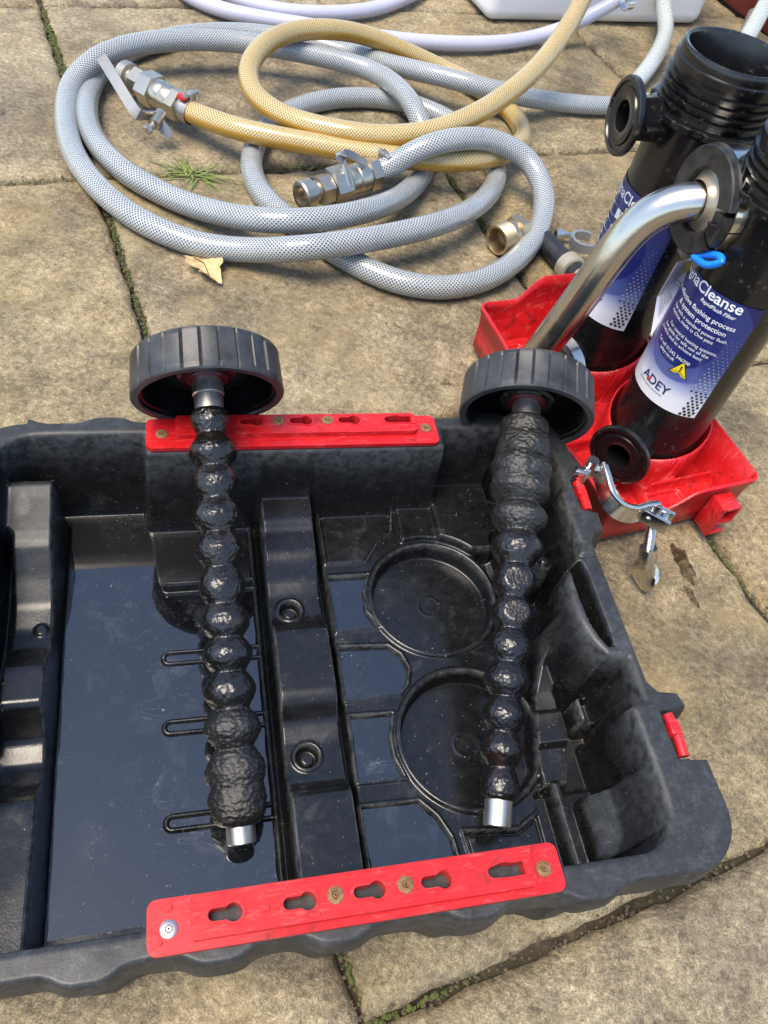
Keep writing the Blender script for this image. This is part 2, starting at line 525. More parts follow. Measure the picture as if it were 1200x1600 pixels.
MAT = {}
MAT['stone'] = m_stone()
MAT['soil'] = m_soil()
MAT['crate'] = m_crate()
MAT['film'] = m_film()
MAT['sludge'] = m_sludge()
MAT['red'] = m_red()
MAT['can'] = m_canister()
MAT['label'] = m_label()
MAT['grey_hose'] = m_hose('grey_braided_hose', (0.46, 0.485, 0.49), (0.060, 0.075, 0.083), (0.36, 0.38, 0.37), N=19)
MAT['clear_hose'] = m_hose('clear_braided_hose', (0.62, 0.66, 0.64), (0.16, 0.19, 0.18), (0.55, 0.58, 0.54), soft=0.2)
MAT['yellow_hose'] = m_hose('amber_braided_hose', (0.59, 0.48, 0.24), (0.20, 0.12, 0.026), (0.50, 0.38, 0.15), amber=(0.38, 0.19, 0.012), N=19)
MAT['white_hose'] = m_hose('white_lilac_hose', (0.54, 0.54, 0.62), (0.34, 0.35, 0.46), (0.52, 0.52, 0.60), N=22, r=0.0125, soft=0.3)
MAT['nickel'] = m_metal('nickel_plated_brass', (0.60, 0.54, 0.44), 0.27, dirt=0.25)
MAT['brass'] = m_metal('dull_brass', (0.62, 0.50, 0.33), 0.30, dirt=0.3)
MAT['steel'] = m_metal('polished_steel_pipe', (0.60, 0.56, 0.50), 0.15, (1, 1, 1), 0.25, (0.16, 0.12, 0.08), 26)
MAT['chrome'] = m_metal('bright_clamp_steel', (0.72, 0.70, 0.66), 0.12, dirt=0.12)
MAT['rodsteel'] = m_metal('rod_steel', (0.72, 0.70, 0.66), 0.34, (1, 6, 6), 0.2, (0.02, 0.018, 0.016), 30)
MAT['leversteel'] = m_metal('worn_lever_steel', (0.34, 0.34, 0.33), 0.40, dirt=0.3, dcol=(0.20, 0.11, 0.06))
MAT['rust'] = m_plain('rusty_screw', (0.22, 0.12, 0.055), 0.75, 0.3, 0.5, 500, 0.6, 700)
MAT['zinc'] = m_metal('zinc_screw', (0.55, 0.53, 0.5), 0.35, dirt=0.4, sc=300)
MAT['cap'] = m_plain('matt_black_cap', (0.030, 0.032, 0.035), 0.42, 0, 0.45, 70, 0.25, 500)
MAT['capin'] = m_plain('black_cap_inside', (0.006, 0.006, 0.0065), 0.22, 0, 0.3, 70)
MAT['oring'] = m_plain('red_seal', (0.10, 0.008, 0.008), 0.4)
MAT['blackclamp'] = m_plain('grimy_black_clamp', (0.020, 0.020, 0.020), 0.38, 0, 0.7, 90, 0.3, 300)
MAT['rubber'] = m_plain('black_rubber', (0.014, 0.0145, 0.016), 0.45, 0, 0.4, 80)
MAT['whitepl'] = m_plain('white_container_plastic', (0.74, 0.74, 0.75), 0.34, 0, 0.04, 12)
MAT['cream'] = m_plain('cream_collar_metal', (0.40, 0.35, 0.26), 0.38, 0.5, 0.15, 40)
MAT['zincgrey'] = m_plain('grey_cast_zinc', (0.36, 0.37, 0.37), 0.38, 0.7, 0.2, 60)
MAT['redpaint'] = m_plain('red_brown_paint', (0.17, 0.028, 0.018), 0.6, 0, 0.3, 20, 0.3, 120, 0.002)
MAT['blue'] = m_plain('blue_tie_plastic', (0.004, 0.20, 0.72), 0.35, 0, 0.1)
MAT['paper'] = m_plain('lilac_white_card', (0.66, 0.64, 0.74), 0.6, 0, 0.06)
MAT['yellowpr'] = m_plain('yellow_print', (0.80, 0.62, 0.015), 0.4, 0, 0.05)
MAT['whitepr'] = m_plain('white_print', (0.74, 0.75, 0.78), 0.4, 0, 0.05)
MAT['greypr'] = m_plain('silver_print', (0.42, 0.43, 0.46), 0.35, 0.2, 0.1)
MAT['navypr'] = m_plain('navy_print', (0.012, 0.025, 0.11), 0.4, 0, 0.05)
MAT['blackpr'] = m_plain('black_print', (0.02, 0.02, 0.022), 0.4, 0, 0.05)
MAT['redpr'] = m_plain('red_print', (0.55, 0.02, 0.02), 0.4, 0, 0.05)
MAT['redlever'] = m_plain('red_lever_sleeve', (0.62, 0.012, 0.018), 0.3)
MAT['moss'] = m_plain('moss_green', (0.060, 0.072, 0.014), 0.9, 0, 0.5, 300, 0.6, 700)
MAT['grass'] = m_plain('grass_blade', (0.15, 0.20, 0.045), 0.5, 0, 0.5, 80)
MAT['leaf'] = m_plain('dead_leaf', (0.50, 0.37, 0.18), 0.6, 0, 0.35, 120, 0.4, 200)
MAT['grit'] = m_plain('joint_grit', (0.075, 0.058, 0.036), 0.9, 0, 0.5, 200)
def m_wet():
    t = NT('wet_stain')
    o = t.coord()
    n = t.noise(90, 4, 0.65, o)
    t.p(Base_Color=t.ramp(n, [(0.35, (0.020, 0.011, 0.004)), (0.6, (0.075, 0.045, 0.014))]), Roughness=0.10, IOR=1.40, Alpha=t.rng(n, 0.35, 0.6, 0.72, 0.30), Normal=t.bump(n, 0.5, 0.002))
    return t.m
MAT['wet'] = m_wet()

# ------------------------------------------------------------------ measured positions (metres)
DATA = {
    'grey': [(-0.1201, 0.9682, 0.033), (-0.0995, 0.9791, 0.047), (-0.0769, 0.986, 0.066), (-0.0342, 1.0211, 0.074), (0.0186, 1.0584, 0.066), (0.065, 1.0626, 0.05), (0.0928, 1.0251, 0.034), (0.0967, 0.9632, 0.02), (0.0765, 0.8885, 0.0145), (0.0414, 0.8273, 0.0145), (-0.0037, 0.7913, 0.0145), (-0.0552, 0.7807, 0.0145), (-0.1075, 0.7929, 0.0145), (-0.1558, 0.8158, 0.0145), (-0.2077, 0.8471, 0.0145), (-0.2518, 0.8865, 0.0145), (-0.2794, 0.9397, 0.0145), (-0.2887, 1.0045, 0.0145), (-0.2791, 1.0762, 0.0145), (-0.242, 1.1429, 0.0145), (-0.1863, 1.1892, 0.0145), (-0.1217, 1.2065, 0.0145), (-0.0602, 1.1899, 0.0145), (-0.0112, 1.1512, 0.0145), (0.0206, 1.1021, 0.0145), (0.0283, 1.0423, 0.02), (0.0118, 0.9551, 0.03), (-0.0243, 0.8792, 0.041), (-0.07, 0.8282, 0.043), (-0.1204, 0.7819, 0.045), (-0.1643, 0.7537, 0.043), (-0.2222, 0.7549, 0.022), (-0.2803, 0.7507, 0.0145), (-0.3441, 0.7611, 0.0145), (-0.413, 0.7984, 0.0145), (-0.475, 0.8578, 0.0145), (-0.5206, 0.9347, 0.0145), (-0.5399, 0.9957, 0.024), (-0.5269, 1.0352, 0.04), (-0.5016, 1.0906, 0.044), (-0.4584, 1.1425, 0.043), (-0.3981, 1.1835, 0.042), (-0.3289, 1.2062, 0.042), (-0.2558, 1.2221, 0.04), (-0.1881, 1.2247, 0.038), (-0.13, 1.172, 0.043), (-0.0965, 1.1259, 0.036), (-0.0762, 1.0995, 0.0145), (-0.0684, 1.0309, 0.0145), (-0.0817, 0.9448, 0.024), (-0.1155, 0.8616, 0.04), (-0.1586, 0.8148, 0.044), (-0.2049, 0.7924, 0.042), (-0.268, 0.8018, 0.026), (-0.3375, 0.8226, 0.0145), (-0.4022, 0.8463, 0.0145), (-0.46, 0.8908, 0.0145), (-0.4993, 0.9471, 0.0145), (-0.5264, 1.0269, 0.0145), (-0.529, 1.1058, 0.0145), (-0.5037, 1.1823, 0.0145), (-0.4586, 1.2446, 0.0145), (-0.3937, 1.2914, 0.0145), (-0.3275, 1.3107, 0.0145), (-0.2568, 1.3172, 0.0145), (-0.1589, 1.2797, 0.03), (-0.0774, 1.255, 0.043), (0.0013, 1.2636, 0.04), (0.0825, 1.3253, 0.02), (0.1607, 1.3684, 0.0145), (0.2402, 1.4278, 0.0145), (0.3459, 1.5951, 0.0145), (0.4342, 1.8306, 0.0145), (0.4999, 2.1276, 0.0145)],
    'yellow': [(-0.3818, 0.99, 0.033), (-0.343, 0.9724, 0.038), (-0.2889, 0.9608, 0.043), (-0.2325, 0.9683, 0.043), (-0.1682, 0.98, 0.043), (-0.1035, 0.993, 0.044), (-0.0394, 1.0176, 0.044), (0.0121, 1.0563, 0.043), (0.0457, 1.1358, 0.03), (0.0478, 1.2252, 0.0145), (0.0229, 1.2707, 0.0145), (-0.0229, 1.311, 0.0145), (-0.085, 1.3439, 0.0145), (-0.1483, 1.3276, 0.032), (-0.207, 1.2997, 0.052), (-0.2578, 1.256, 0.066), (-0.3058, 1.2022, 0.07), (-0.3283, 1.1321, 0.07), (-0.3301, 1.0796, 0.06), (-0.3067, 1.0373, 0.052), (-0.256, 1.0034, 0.052), (-0.1897, 0.991, 0.058), (-0.1258, 1.0055, 0.06), (-0.0695, 1.0392, 0.066), (-0.0234, 1.0906, 0.076), (0.0177, 1.1648, 0.088), (0.0513, 1.26, 0.1), (0.0746, 1.3482, 0.12), (0.0893, 1.4366, 0.14), (0.098, 1.5332, 0.16), (0.1, 1.62, 0.215), (0.092, 1.7, 0.285), (0.075, 1.79, 0.332), (0.062, 1.855, 0.338), (0.06, 1.862, 0.318)],
    'white': [(-0.5799, 1.4153, 0.0145), (-0.5109, 1.3602, 0.0145), (-0.4531, 1.3459, 0.0145), (-0.392, 1.3521, 0.015), (-0.3232, 1.3702, 0.015), (-0.2423, 1.388, 0.015), (-0.162, 1.4168, 0.0145), (-0.0916, 1.4532, 0.0145), (-0.0255, 1.5003, 0.0145), (0.036, 1.5632, 0.016), (0.0863, 1.6057, 0.03), (0.1245, 1.6324, 0.05), (0.1576, 1.6465, 0.075), (0.1797, 1.6827, 0.085)],
    'white2': [(-0.5086, 1.4442, 0.013), (-0.451, 1.4031, 0.013), (-0.3856, 1.4015, 0.013), (-0.3089, 1.4391, 0.013), (-0.2459, 1.5017, 0.013), (-0.1973, 1.6021, 0.013), (-0.1675, 1.7046, 0.013)],
    'backhose1': [(0.2648, 2.0306, 0.05), (0.2602, 1.8744, 0.05), (0.2575, 1.7525, 0.05), (0.2647, 1.6763, 0.04), (0.2447, 1.56, 0.03), (0.2124, 1.46, 0.0145), (0.1871, 1.3725, 0.0145)],
    'backhose2': [(0.5072, 2.0514, 0.1), (0.4337, 1.7783, 0.1), (0.4108, 1.6948, 0.08), (0.3876, 1.6151, 0.05), (0.3789, 1.5002, 0.03), (0.4257, 1.3962, 0.02), (0.4658, 1.3221, 0.02)],
    'pipe': [(0.1835, 0.6299, 0.272), (0.1678, 0.6284, 0.27), (0.1523, 0.6279, 0.263), (0.1395, 0.6259, 0.249), (0.1307, 0.6226, 0.229), (0.1239, 0.6168, 0.204), (0.1178, 0.6147, 0.176), (0.1113, 0.6127, 0.146), (0.1041, 0.6143, 0.114), (0.099, 0.614, 0.092)],
    'valve1': [(-0.3818, 0.99, 0.033), (-0.4926, 1.045, 0.03)],
    'valve2': [(-0.1182, 0.9709, 0.033), (-0.2, 0.8722, 0.028)],
    'lever1': [(-0.3888, 0.9484, 0.016), (-0.4009, 0.9504, 0.026), (-0.4112, 0.9522, 0.034), (-0.4245, 0.9366, 0.04), (-0.434, 0.9408, 0.046), (-0.4597, 0.9556, 0.066), (-0.4802, 0.9661, 0.084)],
    'clamp': [(0.1473, 0.471, 0.103), (0.1545, 0.479, 0.106), (0.1627, 0.4798, 0.106), (0.1672, 0.4693, 0.104), (0.1729, 0.4584, 0.1), (0.1841, 0.4533, 0.094), (0.1985, 0.4575, 0.088), (0.2112, 0.4686, 0.084), (0.221, 0.4751, 0.082)],
    'clampscrew': [(0.221, 0.4697, 0.078), (0.2337, 0.4597, 0.04), (0.2399, 0.4497, 0.012)],
    'rod1': [(-0.0342, 0.1499, 0.022), (-0.1341, 0.379, 0.129)],
    'rod2': [(0.1297, 0.2003, 0.033), (0.0928, 0.4821, 0.124)],
    'tank': [(-0.0952, 1.6975, 0.0), (-0.0417, 1.6171, 0.0), (0.3248, 1.8554, 0.0), (0.3579, 2.0291, 0.0)],
    'nut': [(0.0466, 0.9089, 0.019), (0.0922, 0.9703, 0.019)],
    'hoseend': [(0.1058, 0.9453, 0.015), (0.1336, 0.9103, 0.015), (0.1548, 0.8821, 0.018), (0.1714, 0.856, 0.02)],
    'greyclamp': [(0.1202, 0.9707, 0.012), (0.1513, 0.9828, 0.012), (0.1558, 0.9569, 0.02)],
    'leaf': [(-0.2658, 0.7246, 0.004)],
    'grass': [(-0.3454, 0.9072, 0.0)],
    'grass2': [(-0.2207, 0.9944, 0.0)],
    'stain': [(0.2848, 0.4959, 0.0), (0.2881, 0.4638, 0.0)],
    'rod1_st': [(0.2906, 0.014), (0.2635, 0.0171), (0.2404, 0.0156), (0.2158, 0.0164), (0.1912, 0.0167), (0.1656, 0.0165), (0.1406, 0.0168), (0.1186, 0.0171), (0.0949, 0.0178), (0.0699, 0.0185), (0.0434, 0.0191), (0.0211, 0.0181), (-0.0039, 0.0096), (0.3166, 0.0109), (0.3217, 0.0109), (0.3619, 0.0)],
    'rod2_st': [(0.3026, 0.0187), (0.2823, 0.0206), (0.2632, 0.0239), (0.2442, 0.0232), (0.2215, 0.0214), (0.1963, 0.0196), (0.1687, 0.0164), (0.1448, 0.0162), (0.1206, 0.0164), (0.0954, 0.0162), (0.0712, 0.016), (0.0464, 0.0153), (0.0233, 0.0133), (-0.0037, 0.0096), (0.3167, 0.01), (0.3232, 0.01), (0.3754, 0.0)],
    'tag': [(0.1834, 0.6345, 0.212), (0.2092, 0.6661, 0.203), (0.1919, 0.6286, 0.14), (0.187, 0.6513, 0.165)],
    'tie': [(0.1843, 0.6031, 0.238), (0.1901, 0.5988, 0.245), (0.1973, 0.5848, 0.254), (0.198, 0.5806, 0.253), (0.1916, 0.5867, 0.244)],
    'stem1': [(-0.4061, 0.9646, 0.033), (-0.4068, 0.9403, 0.03), (-0.4101, 0.9338, 0.028)],
    'clampblock': [(0.2134, 0.468, 0.084), (0.2289, 0.4627, 0.084)],
    'stem2': [(-0.1472, 0.9146, 0.035), (-0.1569, 0.922, 0.052), (-0.1634, 0.9265, 0.062)],
    'lever2': [(-0.1637, 0.915, 0.062), (-0.1589, 0.9291, 0.066), (-0.1472, 0.9376, 0.06), (-0.1339, 0.9403, 0.054)],
    'tankclip': [(0.1453, 1.6039, 0.08), (0.1804, 1.6326, 0.085)],
}

# ------------------------------------------------------------------ setting: paving
YP = -0.584850909677722
PA = Vector((math.sin(YP), math.cos(YP), 0))      # joint direction running away from the camera
PB = Vector((math.cos(YP), -math.sin(YP), 0))
def ab(a, b, z=0.0): return PA * a + PB * b + Vector((0, 0, z))

ground = mk('ground', [(-60, -60, -0.014), (60, -60, -0.014), (60, 60, -0.014), (-60, 60, -0.014)], [(0, 1, 2, 3)], MAT['soil'], smooth=False)
tag(ground, 'dark soil bed showing in the joints between paving slabs', kind='structure')
paving = empty('paving')
tag(paving, 'grid of riven sandstone paving slabs', kind='structure')

def slab(i, j):
    """one square riven slab: uneven top, chipped and rounded edges"""
    a0 = 0.017 + 0.469 * i; b0 = 0.0975 + 0.4655 * j
    near = -1 <= i <= 3 and -1 <= j <= 2
    n = 46 if near else 16
    g = 0.0038
    xs = [0.0, 0.012, 0.03] + [0.03 + 0.94 * k / (n - 6) for k in range(1, n - 6)] + [0.97, 0.988, 1.0]
    n = len(xs)
    A = 0.469 - 2 * g; B = 0.4655 - 2 * g
    vs, fs = [], []
    for p in xs:
        for q in xs:
            a = a0 + g + p * A; b = b0 + g + q * B
            e = min(p, 1 - p, q, 1 - q)
            P = ab(a, b)
            z = 0.0042 * noise.fractal((P.x * 7 + i * 3.1, P.y * 7 + j * 1.7, 0.3), 0.7, 2.1, 5)
            z += 0.0012 * noise.noise((P.x * 38, P.y * 38, 2.0))
            z = min(z, 0.0024) - 0.0012
            jit = 0.0032 * noise.noise((P.x * 45, P.y * 45, 7.7)) + 0.002 * noise.noise((P.x * 140, P.y * 140, 3.3))
            if e < 0.001:
                z -= 0.0068
            elif e < 0.013:
                z -= 0.0018 + 0.0015 * noise.noise((P.x * 60, P.y * 60, 5.0))
            if e < 0.02:
                if p < 0.02: P += PA * jit
                if p > 0.98: P -= PA * jit
                if q < 0.02: P += PB * jit
                if q > 0.98: P -= PB * jit
            vs.append((P.x, P.y, z))
    for r in range(n - 1):
        for c in range(n - 1):
            fs.append((r * n + c, (r + 1) * n + c, (r + 1) * n + c + 1, r * n + c + 1))
    # sides
    ring = [c for c in range(n)] + [r * n + n - 1 for r in range(1, n)] + [(n - 1) * n + c for c in range(n - 2, -1, -1)] + [r * n for r in range(n - 2, 0, -1)]
    base = len(vs)
    for k in ring: vs.append((vs[k][0], vs[k][1], -0.035))
    m = len(ring)
    for k in range(m):
        fs.append((ring[k], ring[(k + 1) % m], base + (k + 1) % m, base + k))
    # own origin at the slab's middle
    c0 = ab(a0 + 0.2345, b0 + 0.233)
    vs = [(x - c0.x, y - c0.y, z) for x, y, z in vs]
    o = mk('paving_slab', vs, [f[::-1] for f in fs], MAT['stone'], paving)
    o.location = c0
    return o
for i in range(-2, 8):
    for j in range(-4, 7):
        slab(i, j)

def clump_strip(name, mat, spots, rad, label, seed=1):
    """moss / grit: many small uneven lumps joined, too many to count"""
    rnd = random.Random(seed)
    mb = MB()
    for (a0, b0, a1, b1, n, w) in spots:
        for _ in range(n):
            t = rnd.random()
            p = ab(a0 + (a1 - a0) * t + rnd.gauss(0, w), b0 + (b1 - b0) * t + rnd.gauss(0, w), -0.0085 + rnd.random() * 0.005)
            r = rad * (0.4 + rnd.random())
            pts = []
            for k in range(6):
                an = k * math.pi / 3 + rnd.random()
                pts.append((p.x + r * math.cos(an), p.y + r * math.sin(an), p.z - r * 0.2))
            pts.append((p.x, p.y, p.z + r * (0.5 + 0.5 * rnd.random())))
            mb.add(pts, [(k, (k + 1) % 6, 6) for k in range(6)])
    o = mb.build(name, mat, None, 60, recalc=False)
    return tag(o, label, kind='stuff')

clump_strip('moss', MAT['moss'], [
    (1.17, 0.099, 1.41, 0.099, 900, 0.0022), (0.62, 0.099, 0.90, 0.099, 300, 0.0018), (0.017, 0.10, 0.017, 0.17, 60, 0.0010),
    (0.03, 0.099, 0.10, 0.099, 40, 0.0015), (0.72, 0.561, 0.95, 0.561, 420, 0.002), (0.954, 0.0, 0.954, 0.75, 240, 0.0022), (0.2, 0.560, 0.36, 0.560, 110, 0.0016),
    (0.02, 0.3, 0.02, 0.56, 12, 0.001)], 0.0015, 'yellow-green moss growing in the paving joints', 3)
clump_strip('joint_grit', MAT['grit'], [(a, 0.0, a, 1.0, 500, 0.003) for a in (0.017, 0.954, 1.423)] + [(0.0, b, 1.4, b, 700, 0.003) for b in (0.0985, 0.561, 1.028)], 0.0012,
            'brown grit and crumbs lying in the paving joints', 5)

# ------------------------------------------------------------------ height-field mouldings
def sdf_poly(U, V, poly):
    """signed distance (negative inside) to a polygon"""
    d = np.full(U.shape, 1e9); ins = np.zeros(U.shape, bool)
    n = len(poly)
    for i in range(n):
        ax, ay = poly[i]; bx, by = poly[(i + 1) % n]
        ex, ey = bx - ax, by - ay
        L = ex * ex + ey * ey
        if L < 1e-12: continue
        wx, wy = U - ax, V - ay
        t = np.clip((wx * ex + wy * ey) / L, 0, 1)
        d = np.minimum(d, (wx - t * ex) ** 2 + (wy - t * ey) ** 2)
        if ay != by:
            c = ((ay > V) != (by > V)) & (U < (bx - ax) * (V - ay) / (by - ay) + ax)
            ins ^= c
    d = np.sqrt(d)
    return np.where(ins, -d, d)
def sst(x, a, b):
    t = np.clip((x - a) / (b - a), 0, 1)
    return t * t * (3 - 2 * t)
def rrect(U, V, u0, u1, v0, v1, r=3.0):
    x = np.abs(U - (u0 + u1) / 2) - ((u1 - u0) / 2 - r); y = np.abs(V - (v0 + v1) / 2) - ((v1 - v0) / 2 - r)
    return np.hypot(np.maximum(x, 0), np.maximum(y, 0)) + np.minimum(np.maximum(x, y), 0) - r
def arc(cx, cy, r, a0, a1, n=10):
    return [(cx + r * math.cos(R(a0 + (a1 - a0) * k / n)), cy + r * math.sin(R(a0 + (a1 - a0) * k / n))) for k in range(n + 1)]
def resample(poly, step):
    out = []
    n = len(poly)
    for i in range(n):
        a = np.array(poly[i]); b = np.array(poly[(i + 1) % n])
        k = max(1, int(np.hypot(*(b - a)) / step))
        out += [tuple(a + (b - a) * q / k) for q in range(k)]
    return out
def fractal2(U, V, seed, freq, octv=4):
    """cheap value noise on arrays"""
    rng = np.random.RandomState(seed)
    out = np.zeros(U.shape); amp = 1.0
    for o in range(octv):
        g = rng.rand(64, 64) * 2 - 1
        x = U * freq; y = V * freq
        xi = np.floor(x).astype(int); yi = np.floor(y).astype(int)
        fx = x - xi; fy = y - yi
        fx = fx * fx * (3 - 2 * fx); fy = fy * fy * (3 - 2 * fy)
        a = g[xi % 64, yi % 64]; b = g[(xi + 1) % 64, yi % 64]; c = g[xi % 64, (yi + 1) % 64]; d = g[(xi + 1) % 64, (yi + 1) % 64]
        out += amp * ((a * (1 - fx) + b * fx) * (1 - fy) + (c * (1 - fx) + d * fx) * fy)
        amp *= 0.5; freq *= 2.03
    return out

def heightfield(name, outline, hfun, step, mat, parent, attr=None, edge=0.0):
    """moulded sheet over an outline (mm); boundary vertices are drawn onto the outline"""
    P = np.array(outline)
    u = np.arange(P[:, 0].min() - step * 2, P[:, 0].max() + step * 2.1, step)
    v = np.arange(P[:, 1].min() - step * 2, P[:, 1].max() + step * 2.1, step)
    U, V = np.meshgrid(u, v, indexing='ij')
    sd = sdf_poly(U, V, outline)
    gu, gv = np.gradient(sd, step)
    gl = np.maximum(np.hypot(gu, gv), 1e-6)
    inside = sd < edge
    cell = inside[:-1, :-1] | inside[1:, :-1] | inside[:-1, 1:] | inside[1:, 1:]
    mv = np.maximum(sd - edge, 0)
    U2 = U - mv * gu / gl; V2 = V - mv * gv / gl
    Z = hfun(U2, V2, np.minimum(sd, edge))
    used = np.zeros(U.shape, bool)
    used[:-1, :-1] |= cell; used[1:, :-1] |= cell; used[:-1, 1:] |= cell; used[1:, 1:] |= cell
    idx = -np.ones(U.shape, int); idx[used] = np.arange(used.sum())
    co = np.stack([U2[used], V2[used], Z[used]], 1) / 1000.0
    i, j = np.nonzero(cell)
    F = np.stack([idx[i, j], idx[i + 1, j], idx[i + 1, j + 1], idx[i, j + 1]], 1)
    me = bpy.data.meshes.new(name)
    me.vertices.add(len(co)); me.vertices.foreach_set('co', co.ravel())
    me.loops.add(F.size); me.loops.foreach_set('vertex_index', F.ravel())
    me.polygons.add(len(F)); me.polygons.foreach_set('loop_start', np.arange(0, F.size, 4))
    me.update(calc_edges=True); me.validate()
    me.polygons.foreach_set('use_smooth', [True] * len(me.polygons))
    if attr:
        for an, fn in attr:
            A = fn(U2, V2, Z)[used]
            at = me.attributes.new(an, 'FLOAT', 'POINT'); at.data.foreach_set('value', A)
    return link(name, me, mat, parent)

def skirt(name, outline, levels, mat, parent, attr=None):
    """outer wall: the outline (mm) repeated at several (inset, height) levels; height may be a function of (u, v)"""
    P = np.array(outline)
    d = np.roll(P, -1, 0) - np.roll(P, 1, 0)
    nrm = np.stack([d[:, 1], -d[:, 0]], 1); nrm /= np.maximum(np.hypot(nrm[:, 0], nrm[:, 1])[:, None], 1e-9)   # outward for CCW
    n = len(P)
    vs, fs = [], []
    for (ins, h) in levels:
        Q = P - nrm * ins
        for k in range(n):
            z = h(P[k, 0], P[k, 1]) if callable(h) else h
            vs.append((Q[k, 0] / 1000, Q[k, 1] / 1000, z / 1000))
    for l in range(len(levels) - 1):
        for k in range(n):
            j = (k + 1) % n
            fs.append((l * n + k, (l + 1) * n + k, (l + 1) * n + j, l * n + j))
    return mk(name, vs, fs, mat, parent)

# ------------------------------------------------------------------ black tool case base
YC = -0.38475956047702353
crate_m = Matrix.Translation((-0.05668396, 0.06052748, 0.0)) @ Matrix.Rotation(-YC, 4, 'Z')
crate = empty('tool_case', crate_m, 'open black moulded plastic tool case base with two red rails, lying on the paving', 'tool case')

def lobe(u, cs, amp, w):
    return sum(amp * math.exp(-((u - c) / w) ** 4) for c in cs)
front_l = (-30, 36, 100, 178, 250)
back_l = (-95, -28, 48, 125, 200, 280)
OUT = []
for u in range(-92, 319, 4): OUT.append((u, -3.5 - lobe(u, front_l, 6.5, 17)))
OUT += arc(320, 33, 37, -90, 0, 12)
OUT += [(357, 60), (356.5, 66), (344, 67), (344, 98), (356, 98.5), (357, 102), (354, 113), (340, 115.5), (335.5, 122), (335.5, 240), (340, 246), (349, 249), (350.5, 269), (344, 270.5), (344, 301), (352, 302), (351, 318), (347, 330)]
OUT += arc(309, 337, 38, 0, 90, 12)
for u in range(304, -92, -4): OUT.append((u, 375 + lobe(u, back_l, 5.5, 17)))
OUT += arc(-88, 337, 38, 90, 180, 12)
OUT += [(-126, 302), (-121, 301), (-121, 271), (-126, 270), (-126, 98), (-121, 97), (-121, 67), (-126, 66)]
OUT += arc(-89, 33, 37, 180, 270, 12)

CAV = [(-78, 13.5), (-2, 13.5), (0, 27), (231, 27), (234, 13.5), (282, 13.5)] + arc(286, 41, 28, -80, 0, 8) + [(315, 60), (315, 105), (325, 108), (326, 140), (311, 144), (304, 156), (300, 172), (299.5, 193), (303, 210), (310, 221), (318, 226), (322, 240), (322, 288)] \
    + [(327, 296), (328, 318)] + arc(298, 330, 30, 0, 90, 8) + [(238, 360), (236, 339.5), (0, 339.5), (-2, 360)] + arc(-78, 331, 29, 90, 180, 8) + [(-107, 40)] + arc(-80, 40, 27, 180, 268, 7)
LENS = [(307.5, 219), (311, 222.5), (318, 223), (319.5, 215), (319.5, 160), (318.5, 150), (314, 150), (310.5, 157), (307.5, 166), (306, 176), (305.5, 190), (306, 204)]

